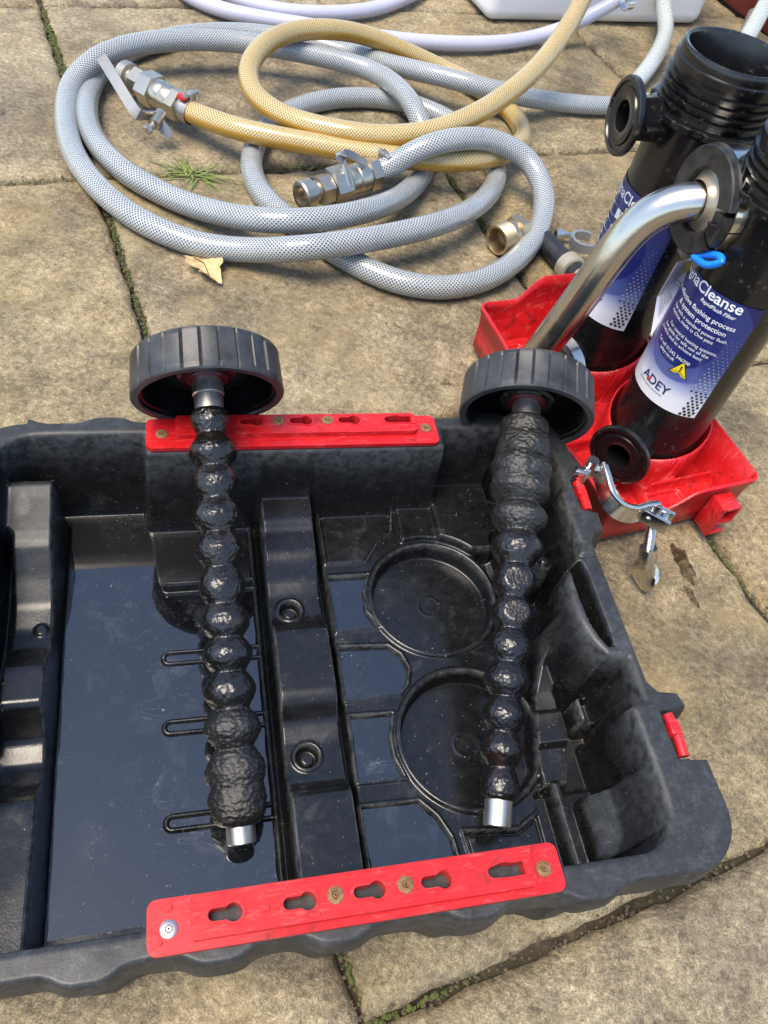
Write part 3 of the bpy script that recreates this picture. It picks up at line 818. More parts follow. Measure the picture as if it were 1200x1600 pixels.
def ip(v, pts):
    xs = [p[0] for p in pts]; ys = [p[1] for p in pts]
    return np.interp(v, xs, ys)
def crate_h(U, V, sd):
    g = sst
    h = np.full(U.shape, 6.0)
    def put(s, z, w=3.0):
        nonlocal h
        m = sst(-s, -w / 2, w / 2)
        h = h * (1 - m) + z * m
    # --- left saddle block
    def soft(v, pts):
        return (ip(v - 3, pts) + 2 * ip(v - 1.2, pts) + 2 * ip(v + 1.2, pts) + ip(v + 3, pts)) / 6
    Lz = soft(V, [(0, 46), (102, 46), (108, 44), (122, 28), (137, 22), (152, 27), (164, 42), (169, 50), (195, 50), (200, 47), (216, 34), (233, 30), (252, 34), (270, 45), (286, 57), (290, 60), (326, 70), (336, 74), (340, 70), (400, 60)])
    put(rrect(U, V, -140, -68, -40, 342, 3), Lz, 5)
    put(rrect(U, V, -140, -99, -40, 300, 4), 24, 9)
    put(np.hypot(U + 77, V - 233) - 4.5, Lz + 2.6, 3)
    # --- wet left panel with its moulded ribs
    for vc in (277, 215, 160, 93):
        s = rrect(U, V, 4, 88, vc - 7, vc + 7, 6.8)
        put(np.abs(s + 2.4) - 1.3, 9.6, 4.0)
    put(rrect(U, V, 77.5, 80.5, 32, 332, 1), 9.5, 2)
    put(rrect(U, V, 81.5, 90, 25, 345, 1), 3.0, 2.5)
    # --- middle rib with two saddles
    Rz = soft(V, [(0, 40), (88, 40), (93, 38), (101, 25), (110, 21), (135, 21), (147, 25), (158, 37), (164, 40), (213, 40), (219, 37), (228, 24), (236, 21), (254, 21), (266, 25), (278, 36), (285, 39), (306, 40), (312, 44), (335, 47), (400, 50)])
    put(rrect(U, V, 86, 130, 20, 356, 3), Rz, 5)
    for vb in (241, 123):
        rr = np.hypot(U - 103.5, V - vb)
        put(np.abs(rr - 9.5) - 1.6, Rz + 1.8, 2)
        put(rr - 7.8, 12.0, 2.2)
        put(rr - 4.6, 16.5, 2.2)
    put(rrect(U, V, 131, 135.5, 20, 350, 1), 9, 3)
    # --- right floor with two round pockets and recessed panels
    put(rrect(U, V, 134, 268, 15, 356, 3), 21, 4)
    put(rrect(U, V, 206, 246, 296, 360, 4), 25, 3)
    put(rrect(U, V, 238, 292, 285, 365, 4), 30, 4)
    c1 = np.hypot(U - 222, V - 244.5); c2 = np.hypot(U - 225, V - 124.5)
    put(c1 - 58, 21, 3); put(c2 - 58, 21, 3)
    for poly in ([(137.5, 339), (204, 339), (199, 312), (184, 300), (172, 283), (137.5, 283)], [(137.5, 271), (173, 271), (166, 255), (165, 236), (173, 220), (138, 219)], [(137, 207), (176, 205), (186, 196), (190, 183), (186, 170), (178, 162), (136, 161)],
                 [(137, 150.5), (171, 149.5), (165.5, 130), (166, 115), (171, 99.5), (136, 100)], [(135, 85), (177, 84), (188, 72), (195, 57), (198, 30), (135, 30)], [(203, 60), (243, 56), (262, 66), (262, 30), (206, 30)]):
        s = sdf_poly(U, V, poly)
        put(np.abs(s) - 1.4, 22.3, 1.8)
        put(s + 1.5, 17.0, 2.0)
        put(np.abs(s + 2.6) - 0.9, 15.8, 1.4)
    for c, r0 in ((c1, 50.0), (c2, 51.5)):
        put(np.abs(c - r0 - 2.8) - 2.0, 23.6, 2.5)
        put(c - r0, 6.0, 3.5)
        put(np.abs(c - 9) - 0.8, 6.35, 1.8)
    # --- right gully, cradle and end pockets
    put(rrect(U, V, 284, 345, 60, 300, 6), 9, 7)
    cr = ip(V, [(80, 26), (106, 27), (110, 33), (132, 33), (136, 28), (150, 30), (168, 38), (176, 54), (190, 56), (194, 30), (200, 10)])
    uL = ip(V, [(80, 268), (110, 270), (132, 276), (150, 281), (176, 291), (200, 292)]); uR = ip(V, [(80, 288), (110, 297), (133, 298), (150, 297), (176, 311), (200, 312)])
    s = np.maximum(np.maximum(uL - U, U - uR), np.maximum(80 - V, V - 193))
    put(s, cr, 4)
    put(rrect(U, V, 262, 345, 5, 78, 3), 12, 4)
    put(rrect(U, V, 273.5, 280, 20, 82, 2), 30, 3.5)
    put(rrect(U, V, 293, 317, 25, 70, 6), np.clip(24 + (U - 292) * 1.25, 20, 56), 4)
    put(rrect(U, V, 306, 330, 119, 139, 3), np.clip(30 + np.abs(U - 316) * 1.5, 0, 50), 3)
    put(np.hypot(U - 307, V - 247) - 9, 66 - 0.9 * np.clip(np.hypot(U - 307, V - 247) - 3, 0, 9), 4)
    put(rrect(U, V, 312, 332, 258, 286, 3), 52, 5)
    # --- walls and rim
    cav = sdf_poly(U, V, CAV)
    wd = 1 + 0.15 * sst(U, 280, 296)
    wz = 1 - sst(-cav, -0.8, 6.5 * wd) * 0.5 - sst(-cav, -0.8, 3.6 * wd) * 0.5
    top = 100.0 - 1.2 * np.exp(-((cav - 0.5) / 2.0) ** 2)
    h = np.maximum(h, h + (top - h) * wz)
    lens = sdf_poly(U, V, LENS)
    lf = 58 + 14 * sst(U, 303, 320) + 8 * np.abs(V - 186) / 40
    m = sst(-lens, -0.6, 3.0)
    h = h * (1 - m) + lf * m
    # recesses in the rim under the red catches
    for (u0, u1, v0, v1) in ((334, 350, 66, 99), (335, 350, 270, 302)):
        m = sst(-rrect(U, V, u0, u1, v0, v1, 1.5), -0.8, 0.8)
        h = h * (1 - m) + 91 * m
    m = sst(np.abs(V - 227), 0.5, 2.0); rimmask = (cav > 1) & (U > 300) & (V > 180)
    h = np.where(rimmask, h - 2.0 * (1 - m), h)
    # outer edge of the rim rolls over and waves up and down
    drop = 24.0 + 5 * np.sin(U * 0.045) + 4 * np.sin(U * 0.11 + 1)
    e = np.clip(sd + 4.5, 0, 4.5) / 4.5
    h = h - np.where(sd > -4.5, (1 - np.sqrt(np.maximum(1 - e ** 2.6, 0))) * drop, 0)
    h += fractal2(U, V, 3, 1 / 30.0, 3) * 0.25 * (cav > 0)
    return h
def crate_wet(U, V, Z):
    cav = sdf_poly(U, V, CAV)
    n = fractal2(U, V, 11, 1 / 26.0, 4)
    w = np.clip((97.5 - Z + n * 3.0) / 5.0, 0, 1) * (cav < 1.0)
    w = np.maximum(w, (sdf_poly(U, V, LENS) < 0) * 0.9)
    up = sst(Z, 48, 62) * sst(n, -0.1, 0.5) * 0.40 * (V > 300)         # dried silt high on the inner walls
    pad = sst(-rrect(U, V, 295, 315, 27, 68, 5), -1, 1) * 0.85 + sst(-rrect(U, V, 291, 312, 172, 192, 3), -1, 1) * 0.5 + sst(-rrect(U, V, -99, -70, 288, 338, 3), -1, 2) * (0.55 + 0.5 * n)
    return np.clip(w - up * (w > 0.5) - np.clip(pad, 0, 0.9), 0, 1)
def crate_glint(U, V, Z):
    P = np.pad(Z, 1, mode='edge')          # convex edges of the moulding, highlight lines painted in
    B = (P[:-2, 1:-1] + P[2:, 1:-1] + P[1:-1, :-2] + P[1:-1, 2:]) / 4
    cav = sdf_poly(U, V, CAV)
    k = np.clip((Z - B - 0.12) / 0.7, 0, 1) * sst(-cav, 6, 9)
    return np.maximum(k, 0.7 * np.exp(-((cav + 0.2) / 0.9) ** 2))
def crate_wall(U, V, Z):
    cav = sdf_poly(U, V, CAV)            # dull, silted inner walls (the floor mouldings stay wet)
    return sst(-cav, -0.5, 1.0) * (1 - sst(-cav, 4.5, 7.5)) * sst(Z, 10, 18) * (V > 300)
shell = heightfield('moulded_tray', OUT, crate_h, 0.8, MAT['crate'], crate, [('wet', crate_wet), ('wall', crate_wall), ('edge_glint', crate_glint)])
OUTR = resample(OUT, 3.0)
def lipz(u, v): return 76 - 5 * math.sin(u * 0.045) - 4 * math.sin(u * 0.11 + 1)
skirt('outer_wall', OUTR, [(0.0, lipz), (2.5, lambda u, v: lipz(u, v) - 1.5), (5, lambda u, v: lipz(u, v) + 2), (7, 70), (9.5, 8), (13, 2), (40, 1.5)], MAT['crate'], crate)

# black rinse water standing in the left half: lies level, ribs stand out of it
FILM = resample([(-64, 33), (76.3, 33), (76.3, 331), (2, 331), (-2, 349), (-64, 349)], 3.0)
rf = random.Random(4)
film_pts = [(u + 0.9 * noise.noise((u * 0.11, v * 0.11, 1.5)), v + 0.9 * noise.noise((u * 0.11, v * 0.11, 8.5))) for u, v in FILM]
mb = MB(); mb.prism([[(u / 1000, v / 1000) for u, v in film_pts]], 0.0055, 0.0068)
film = mb.build('rinse_water', MAT['film'], None, 30)
film.matrix_world = crate_m
tag(film, 'sheet of black oily water standing in the left half of the tool case', 'water')
for nm, poly, lab in (('puddle', [(138.5, 270), (171, 270), (164.5, 255), (163.5, 236), (170.5, 221), (139, 220)], 'small puddle in the panel left of the farther round pocket'),
                 ('puddle', [(138, 206), (175, 204), (184.5, 195), (188.5, 183), (184.5, 171), (177, 163), (137.5, 162)], 'puddle in the panel between the two round pockets'),
                 ('puddle', [(138.5, 149), (169.5, 148), (164, 130), (164.5, 115), (169.5, 101), (138, 101.5)], 'puddle in the panel left of the nearer round pocket'),
                 ('puddle', [(137, 83.5), (176, 82.5), (186, 71), (193, 57), (196, 30), (137, 30)], 'puddle in the panel just behind the near red rail')):
    pl = resample([(u / 1, v / 1) for u, v in poly], 2.0)
    pl = [(u + 0.8 * noise.noise((u * 0.3, v * 0.3, 2.5)), v + 0.8 * noise.noise((u * 0.3, v * 0.3, 4.5))) for u, v in pl]
    mb = MB(); mb.prism([[(u / 1000, v / 1000) for u, v in pl]], 0.0160, 0.01755)
    o = mb.build(nm, MAT['film'], None, 30)
    o.matrix_world = crate_m
    tag(o, lab, 'water', 'puddles in the tool case')

# red rails
def keyhole(cu, cv, r=4.6, s=3.0, ln=10.0, wide=False):
    pts = [(cu + r * math.cos(R(a)), cv + r * math.sin(R(a))) for a in range(-138, 139, 12)]
    if wide: pts = [(cu - 4, cv - 3.6), (cu + 9, cv - 3.6), (cu + 9, cv + 3.6), (cu + 1, cv + 3.6), (cu - 1, cv + 4.4), (cu - 4, cv + 4.4)]
    pts += [(cu - ln + s * math.cos(R(a)), cv + s * math.sin(R(a))) for a in range(90, 271, 18)]
    return pts
def rail(v0, v1, keys, rivets, flip):
    rl = empty('rail'); rl.parent = crate
    w = v1 - v0
    base_o = arc(5, v0 + 5, 5, 180, 270, 5) + arc(226, v0 + 5, 5, 270, 360, 5) + arc(226, v1 - 5, 5, 0, 90, 5) + arc(5, v1 - 5, 5, 90, 180, 5)
    kh = [keyhole(u, v, wide=(i == len(keys) - 1)) for i, (u, v) in enumerate(keys)]
    f = lambda pl: [(a / 1000, b / 1000) for a, b in pl]
    o = MB().prism([f(base_o)] + [f(k)[::-1] for k in kh], 0.1008, 0.1042).build('base_plate', MAT['red'], rl, 30)
    pv0, pv1 = (v0 + 4, v1 - 1.5) if not flip else (v0 + 9, v1 - 1.5)
    po = [(23, pv0), (210, pv0), (213, pv0 + 3), (213, pv1 - 2), (211, pv1), (24, pv1), (22, pv1 - 2), (22, pv0 + 2)]
    o = MB().prism([f(po)] + [f(k)[::-1] for k in kh], 0.1040, 0.1092).build('raised_strip', MAT['red'], rl, 30)
    bv = o.modifiers.new('edge', 'BEVEL'); bv.width = 0.0007; bv.segments = 2; bv.limit_method = 'ANGLE'
    # rubbed rim round every keyhole
    for k in kh:
        c = np.mean(np.array(k), 0)
        big = [tuple(c + (np.array(q) - c) * 1.22) for q in k]
        MB().prism([f(big), f([tuple(c + (np.array(q) - c) * 1.03) for q in k])[::-1]], 0.1090, 0.1099).build('keyhole_rim', MAT['red'], rl, 30)
    for i, (u, v) in enumerate(rivets):
        z = 0.1042 if i in (0, len(rivets) - 1) else 0.1092
        m = Matrix.Translation((u / 1000, v / 1000, z)) @ Matrix.Rotation(R(-90), 4, 'Y')
        mb = MB(); mb.lathe([(-0.001, 0.0046), (0.0006, 0.0046), (0.0011, 0.0038), (0.0012, 0.0021), (0.0004, 0.0015), (0.0004, 0.0)], 20, m)
        for q in range(3):
            mb.box((0, 0, 0.0011), (0.0032, 0.0007, 0.0005), 0, Matrix.Translation((u / 1000, v / 1000, z)) @ Matrix.Rotation(R(60 * q + 11 * i), 4, 'Z'))
        mb.build('screw', MAT['zinc'] if (i == 0 and not flip) else MAT['rust'], rl, 30)
    for (u, v, s) in ((10, v1 - 5, 3.4), (6, v0 + 6, 2.6), (61, (pv0 + pv1) / 2 - 1, 2.6), (84, pv0 + 3, 4.2), (221, v0 + 7, 3)):
        if flip: break
        pts = [(u + s * math.cos(R(a)) * (0.8 + 0.35 * math.sin(a * 3.1 + u)), v + 0.55 * s * math.sin(R(a))) for a in range(0, 360, 30)]
        zz = 0.1042 if u < 20 or u > 215 else 0.1092
        MB().prism([f(pts)], zz, zz + 0.0012).build('burr', MAT['red'], rl, 30)
    return rl
rail(-1.0, 26.0, [(44, 13.5), (83, 13.3), (121, 13.6), (159, 13.4), (198, 13.3)], [(11, 11), (98, 14), (137, 14), (220, 12)], False)
rail(340.5, 371.0, [(84, 362), (123, 362), (162, 362), (200, 362)], [(12, 355), (101, 362.5), (140, 362.5), (222, 357)], True)
# red catches in the right rim
for (u0, u1, v0, v1) in ((336.5, 344, 67, 98), (337.5, 345.5, 270.5, 301)):
    mb = MB()
    mb.tube([((u0 + u1) / 2000, (v0 + 1) / 1000, 0.096), ((u0 + u1) / 2000 + 0.0007, (v0 + v1) / 2000, 0.0972), ((u0 + u1) / 2000, (v1 - 1) / 1000, 0.096)], (u1 - u0) / 2000, 14)
    mb.box(((u0 + u1) / 2000 - 0.001, (v0 + v1) / 2000 + 0.004, 0.0955), (0.0075, 0.010, 0.013), 0.001)
    mb.build('catch', MAT['red'], crate, 40)

V3 = lambda k: [Vector(p) for p in DATA[k]]
UPM = Matrix.Rotation(R(-90), 4, 'Y')       # local X (lathe axis) to Z

# ------------------------------------------------------------------ magnetic rods lying across the case
def magnet_rod(key, label, capR, capL, capx, matte_beads, lumpy, flats, seed):
    a, b = V3(key)
    ax = (b - a).normalized()
    m = frame(a, ax)
    root = empty('magnetic_rod', m, label, 'magnetic rod', 'magnetic rods from the filter')
    st = DATA[key + '_st']
    beads = sorted(st[:-4]); tip = st[-4]; neck = st[-3]
    # bare steel: tip and shaft
    mb = MB(); mb.lathe([(tip[0], 0.0), (tip[0], 0.0088), (tip[0] + 0.0008, 0.0096), (beads[0][0], 0.0096)], 40)
    mb.build('steel_tip', MAT['rodsteel'], root, 40)
    mb = MB(); mb.lathe([(beads[-1][0] - 0.01, 0.0105), (capx + 0.002, 0.0105), (capx + 0.0025, 0.0116), (capx + 0.011, 0.0116), (capx + 0.0115, 0.0105), (capx + capL * 0.8, 0.0105)], 40)
    mb.build('shaft', MAT['rodsteel'], root, 40)
    mb = MB(); mb.lathe([(capx + 0.0135, 0.0105), (capx + 0.0130, 0.0150), (capx + 0.0145, 0.0158), (capx + 0.0155, 0.0150), (capx + 0.016, 0.0105)], 40)
    mb.build('seal_ring', MAT['oring'], root, 40)
    # sludge: beads of magnetite between the pole pieces
    n = 112
    x0 = tip[0] + (0.0115 if key == 'rod1' else 0.0175); x1 = beads[-1][0] + 0.005
    K = 460
    vs, fs, mt = [], [], []
    bx = [q[0] for q in beads]; br = [q[1] for q in beads]
    def radius(x):
        if x <= bx[0]:
            t = (bx[0] - x) / (bx[0] - x0 + 1e-6); return 0.0100 + (br[0] - 0.0100) * math.sqrt(max(0, 1 - t ** 2.6))
        if x >= bx[-1]:
            t = (x - bx[-1]) / (x1 - bx[-1]); return 0.0112 + (br[-1] - 0.0112) * math.sqrt(max(0, 1 - t ** 2.2))
        i = max(k for k in range(len(bx)) if bx[k] <= x)
        t = (x - bx[i]) / (bx[i + 1] - bx[i])
        rb = br[i] * (1 - t) + br[i + 1] * t
        wz = 0.93 if i in lumpy else 0.655
        c = (0.5 + 0.5 * math.cos(2 * math.pi * t)) ** 0.57
        return rb * (wz + (1 - wz) * c)
    for k in range(K + 1):
        x = x0 + (x1 - x0) * k / K
        i = min(range(len(bx)), key=lambda q: abs(bx[q] - x))
        mat_ = sum(math.exp(-((x - q) / 0.016) ** 2) for q in matte_beads)
        mat_ = min(1, mat_)
        r0 = radius(x)
        lump = i in lumpy
        for s in range(n):
            th = 2 * math.pi * s / n
            d = Vector((x * 1.0, math.cos(th) * r0, math.sin(th) * r0))
            q = d + Vector((seed, 0, 0))
            r = r0 * (1 + 0.09 * noise.noise(q * 24) + (0.07 if lump else 0.03) * noise.noise(q * 55) + (0.03 if lump else 0.015) * noise.noise(q * 130))
            r += (0.00045 + 0.0004 * mat_) * noise.noise(q * 420) + (0.00012 + 0.0006 * mat_) * noise.noise(q * 1100)
            if lump: r += 0.0005 * abs(noise.noise(q * 210))
            for (fx, fd) in flats:
                w = math.exp(-((x - fx) / 0.0085) ** 4)
                cz = math.sin(th) * 0.96 - 0.0 * math.cos(th)
                if cz > 0.5: r = r * (1 - w) + min(r, fd / cz) * w
            r = max(r, 0.0098)
            vs.append((x, r * math.cos(th), r * math.sin(th))); mt.append(mat_)
    for k in range(K):
        for s in range(n):
            j = (s + 1) % n
            fs.append((k * n + s, (k + 1) * n + s, (k + 1) * n + j, k * n + j))
    o = mk('sludge_beads', vs, [f[::-1] for f in fs], MAT['sludge'], root)
    at = o.data.attributes.new('matte', 'FLOAT', 'POINT'); at.data.foreach_set('value', mt)
    # ribbed screw cap, open side towards the rod
    NR = 27
    def ribs(ang, x, r):
        if r < capR * 0.93: return r
        t = (ang * NR / (2 * math.pi)) % 1.0
        g = 0.0016 if (t < 0.03 or t > 0.97) else 0.0
        fl = 0.00035 * ((int(ang * NR / (2 * math.pi) + 0.02) * 7) % 3 - 1)
        inb = 1.0 if capx + 0.005 < x < capx + capL - 0.004 else 0.0
        return r - (g + fl) * inb
    prof = [(capx + 0.0015, capR * 0.885), (capx, capR * 0.90), (capx, capR * 0.985), (capx + 0.0012, capR), (capx + 0.0052, capR), (capx + 0.0053, capR * 0.998),
            (capx + capL - 0.0045, capR * 0.978), (capx + capL - 0.0042, capR * 0.980), (capx + capL - 0.0012, capR * 0.975), (capx + capL, capR * 0.955), (capx + capL + 0.0006, capR * 0.3), (capx + capL + 0.0006, 0.0)]
    mb = MB(); mb.lathe(prof, NR * 10, Matrix.Rotation(seed * 0.1, 4, 'X'), rfun=ribs)
    mb.build('cap', MAT['cap'], root, 30)
    inner = [(capx + 0.0015, capR * 0.885)]
    for q in range(6):
        xx = capx + 0.004 + q * 0.0042
        inner += [(xx, capR * 0.885), (xx + 0.0008, capR * 0.855), (xx + 0.0022, capR * 0.855), (xx + 0.003, capR * 0.885)]
    inner += [(capx + capL - 0.006, capR * 0.88), (capx + capL - 0.005, capR * 0.84), (capx + capL - 0.005, 0.024), (capx + 0.016, 0.0225), (capx + 0.0145, 0.020), (capx + 0.0145, 0.0105)]
    mb = MB(); mb.lathe(inner, 96)
    mb.build('thread', MAT['capin'], root, 30)
    return root
s1 = DATA['rod1_st']; s2 = DATA['rod2_st']
b1 = sorted(s1[:-4]); b2 = sorted(s2[:-4])
magnet_rod('rod1', 'left magnetic rod with even glossy black sludge beads, its cap on the far rail', 0.0555, 0.032, 0.3055, [b1[0][0], b1[1][0], b1[2][0]], (0,), [], 3.0)
magnet_rod('rod2', 'magnetic rod with a thick matt furry sludge clump below its cap, right of the two', 0.0545, 0.034, 0.3085, [q[0] for q in b2[-5:]], (9, 10, 11), [(b2[6][0], 0.0128), (b2[5][0], 0.0126)], 9.0)

# ------------------------------------------------------------------ red tray
TX = Vector((0.845, 0.535, 0)).normalized()
TR = frame((0.190, 0.478, 0.0015), TX)
TW, TL = 172.0, 284.0
tray = empty('red_tray', TR, 'glossy red plastic tray holding the two upright black canisters', 'tray')
TOUT = arc(8, 8, 8, 180, 270, 5) + arc(TW - 10, 10, 10, 270, 360, 5) + arc(TW - 10, TL - 10, 10, 0, 90, 5) + arc(10, TL - 10, 10, 90, 180, 5)
TOUT = resample(TOUT, 3.0)
def rim_h(x, y):
    x = np.asarray(x, float); y = np.asarray(y, float)
    h = 60 + 0 * x
    h = h - 20 * np.exp(-((x - 52) / 36) ** 4) * (1 - sst(y, 10, 40))
    h = h + 27 * sst(x, 42, 72) * (1 - sst(x, 130, 150)) * sst(y, TL - 20, TL - 8)
    h = h - 12 * np.exp(-((y - 140) / 60) ** 4) * (1 - sst(x, 5, 25))
    return h
CRT = (116.5, 96.0); CLT = (117.0, 216.5)
def tray_h(U, V, sd):
    h = np.full(U.shape, 7.0)
    def put(s, z, w=1.4):
        nonlocal h
        m = sst(-s, -w / 2, w / 2)
        h = h * (1 - m) + np.maximum(z, h) * m
    def dig(s, z, w=2.0):
        nonlocal h
        m = sst(-s, -w / 2, w / 2); h = h * (1 - m) + z * m
    dig(rrect(U, V, 22, 64, 12, 44, 3), 3.5); dig(rrect(U, V, 92, 128, 12, 40, 3), 3.5); dig(rrect(U, V, 14, 60, 200, 268, 3), 3.5)
    for (x0, x1, y0, y1, z) in ((74, 76.2, 6, 60, 24), (18, 52, 47, 49.2, 26), (92, 168, 43, 45.2, 22), (20, 72, 108, 110.2, 28), (20, 72, 150, 152.2, 30), (44, 46.2, 108, 152, 22), (10, 70, 196, 198.2, 26), (150, 152.2, 60, 250, 20)):
        put(rrect(U, V, x0, x1, y0, y1, 1.0), z)
    for (cx, cy), az in ((CRT, -121 - 32.3), (CLT, -128 - 32.3)):
        dx = U - cx; dy = V - cy
        rr = np.hypot(dx, dy)
        th = np.degrees(np.arctan2(dy, dx))
        dth = (th - az + 180) % 360 - 180
        z = 60 - 25 * np.exp(-(dth / 44) ** 2) + 5 * np.cos(np.radians(dth * 3))
        ring = np.abs(rr - 48.4) - 1.7
        put(ring, z, 1.4)
        m = sst(-(rr - 46), -1, 1); h = h * (1 - m) + 8 * m
    wall = -(sd + 3.4)                       # negative inside the wall band
    m = sst(sd, -4.0, -2.9)
    rh = rim_h(U, V) - 1.1 * np.clip((sd + 1.2) / 1.2, 0, 1) ** 2
    h = h * (1 - m) + rh * m
    return h
heightfield('tray_body', TOUT, tray_h, 0.9, MAT['red'], tray)
skirt('outer_wall', TOUT, [(0.0, lambda u, v: float(rim_h(u, v)) - 1.1), (0.3, lambda u, v: float(rim_h(u, v)) - 6.5), (1.8, lambda u, v: float(rim_h(u, v)) - 7.5), (6.5, 6), (9, 1), (20, 0.3)], MAT['red'], tray)
mb = MB()
for z in (0.010, 0.026, 0.046): mb.box((0.132, -0.008, z), (0.020, 0.020, 0.0035), 0.0008)
mb.box((0.1225, -0.008, 0.028), (0.003, 0.020, 0.040), 0.0008); mb.box((0.1415, -0.008, 0.036), (0.003, 0.020, 0.020), 0.0008)
mb.build('bracket', MAT['red'], tray, 30)
# rinse water left in a tray compartment
mb = MB(); pl = resample([(24, 14), (63, 14), (62, 43), (40, 44), (24, 41)], 3)
mb.prism([[((u + 1.5 * noise.noise((u * 0.2, v * 0.2, 0))) / 1000, (v + 1.5 * noise.noise((u * 0.2, v * 0.2, 5))) / 1000) for u, v in pl]], 0.0033, 0.0062)
t = NT('clear_water'); t.p(Base_Color=(0.9, 0.9, 0.9), Roughness=0.02, IOR=1.33, Transmission_Weight=1.0)
wt = mb.build('puddle', t.m, None, 30); wt.matrix_world = TR
tag(wt, 'shallow clear puddle in the near compartment of the red tray', 'water')

# ------------------------------------------------------------------ canisters
CANR = 0.0435
def az_frame(az, r, z):
    d = Vector((math.cos(R(az)), math.sin(R(az)), 0))
    return frame(d * r + Vector((0, 0, z)), d)
def port(mb_name, az, r0, r1, z, parent, flange=True):
    mb = MB()
    m = az_frame(az, 0, z)
    F = 0.0305
    prof = [(r0, 0.0175), (r1 - 0.010, 0.0172)]
    if flange:
        prof += [(r1 - 0.0075, 0.0185), (r1 - 0.0055, F - 0.001), (r1 - 0.0045, F), (r1 - 0.0012, F), (r1 - 0.0002, F - 0.0012), (r1, F - 0.003), (r1, 0.0262), (r1 - 0.0016, 0.0254), (r1 - 0.0016, 0.0226), (r1, 0.0218), (r1, 0.0135), (r1 - 0.001, 0.0120)]
    else:
        prof += [(r1, 0.0172), (r1, 0.0137)]
    prof += [(r1 - 0.040, 0.0115), (r1 - 0.041, 0.0)]
    mb.lathe(prof, 72, m)
    mb.box((0.052, 0.0185, 0.0), (0.018, 0.006, 0.004), 0.001, m)
    mb.box((0.052, -0.0185, 0.0), (0.018, 0.006, 0.004), 0.001, m)
    return mb.build(mb_name, MAT['can'], parent, 35)
def text_geo(s, size, bold=0.0, shear=0.0, align='LEFT', space=1.0):
    cu = bpy.data.curves.new('lettering', 'FONT')
    cu.body = s; cu.size = size; cu.offset = bold; cu.shear = shear; cu.align_x = align; cu.space_character = space; cu.resolution_u = 3
    ob = bpy.data.objects.new('lettering', cu); COL.objects.link(ob)
    dg = bpy.context.evaluated_depsgraph_get()
    me = ob.evaluated_get(dg).to_mesh()
    vs = [tuple(v.co) for v in me.vertices]; fs = [tuple(p.vertices) for p in me.polygons]
    ob.evaluated_get(dg).to_mesh_clear()
    bpy.data.objects.remove(ob); bpy.data.curves.remove(cu)
    return vs, fs
def on_can(vs, az, z, dr=0.0):
    out = []
    r = CANR + 0.0007 + dr
    for x, y, *_ in vs:
        a = R(az) + x / CANR
        out.append((r * math.cos(a), r * math.sin(a), z + y))
    return out
def print_text(lines, mat, parent, name='lettering'):
    mb = MB()
    for (s, size, az, z, align, bold, shear) in lines:
        vs, fs = text_geo(s, size, bold, shear, align)
        mb.add(on_can(vs, az, z), fs)
    return mb.build(name, mat, parent, 60, recalc=False)
def print_polys(polys, mat, parent, name, dr=0.0):
    mb = MB()
    for (az, z, pts) in polys:
        mb.add(on_can(pts, az, z, dr), [tuple(range(len(pts)))])
    return mb.build(name, mat, parent, 60, recalc=False)
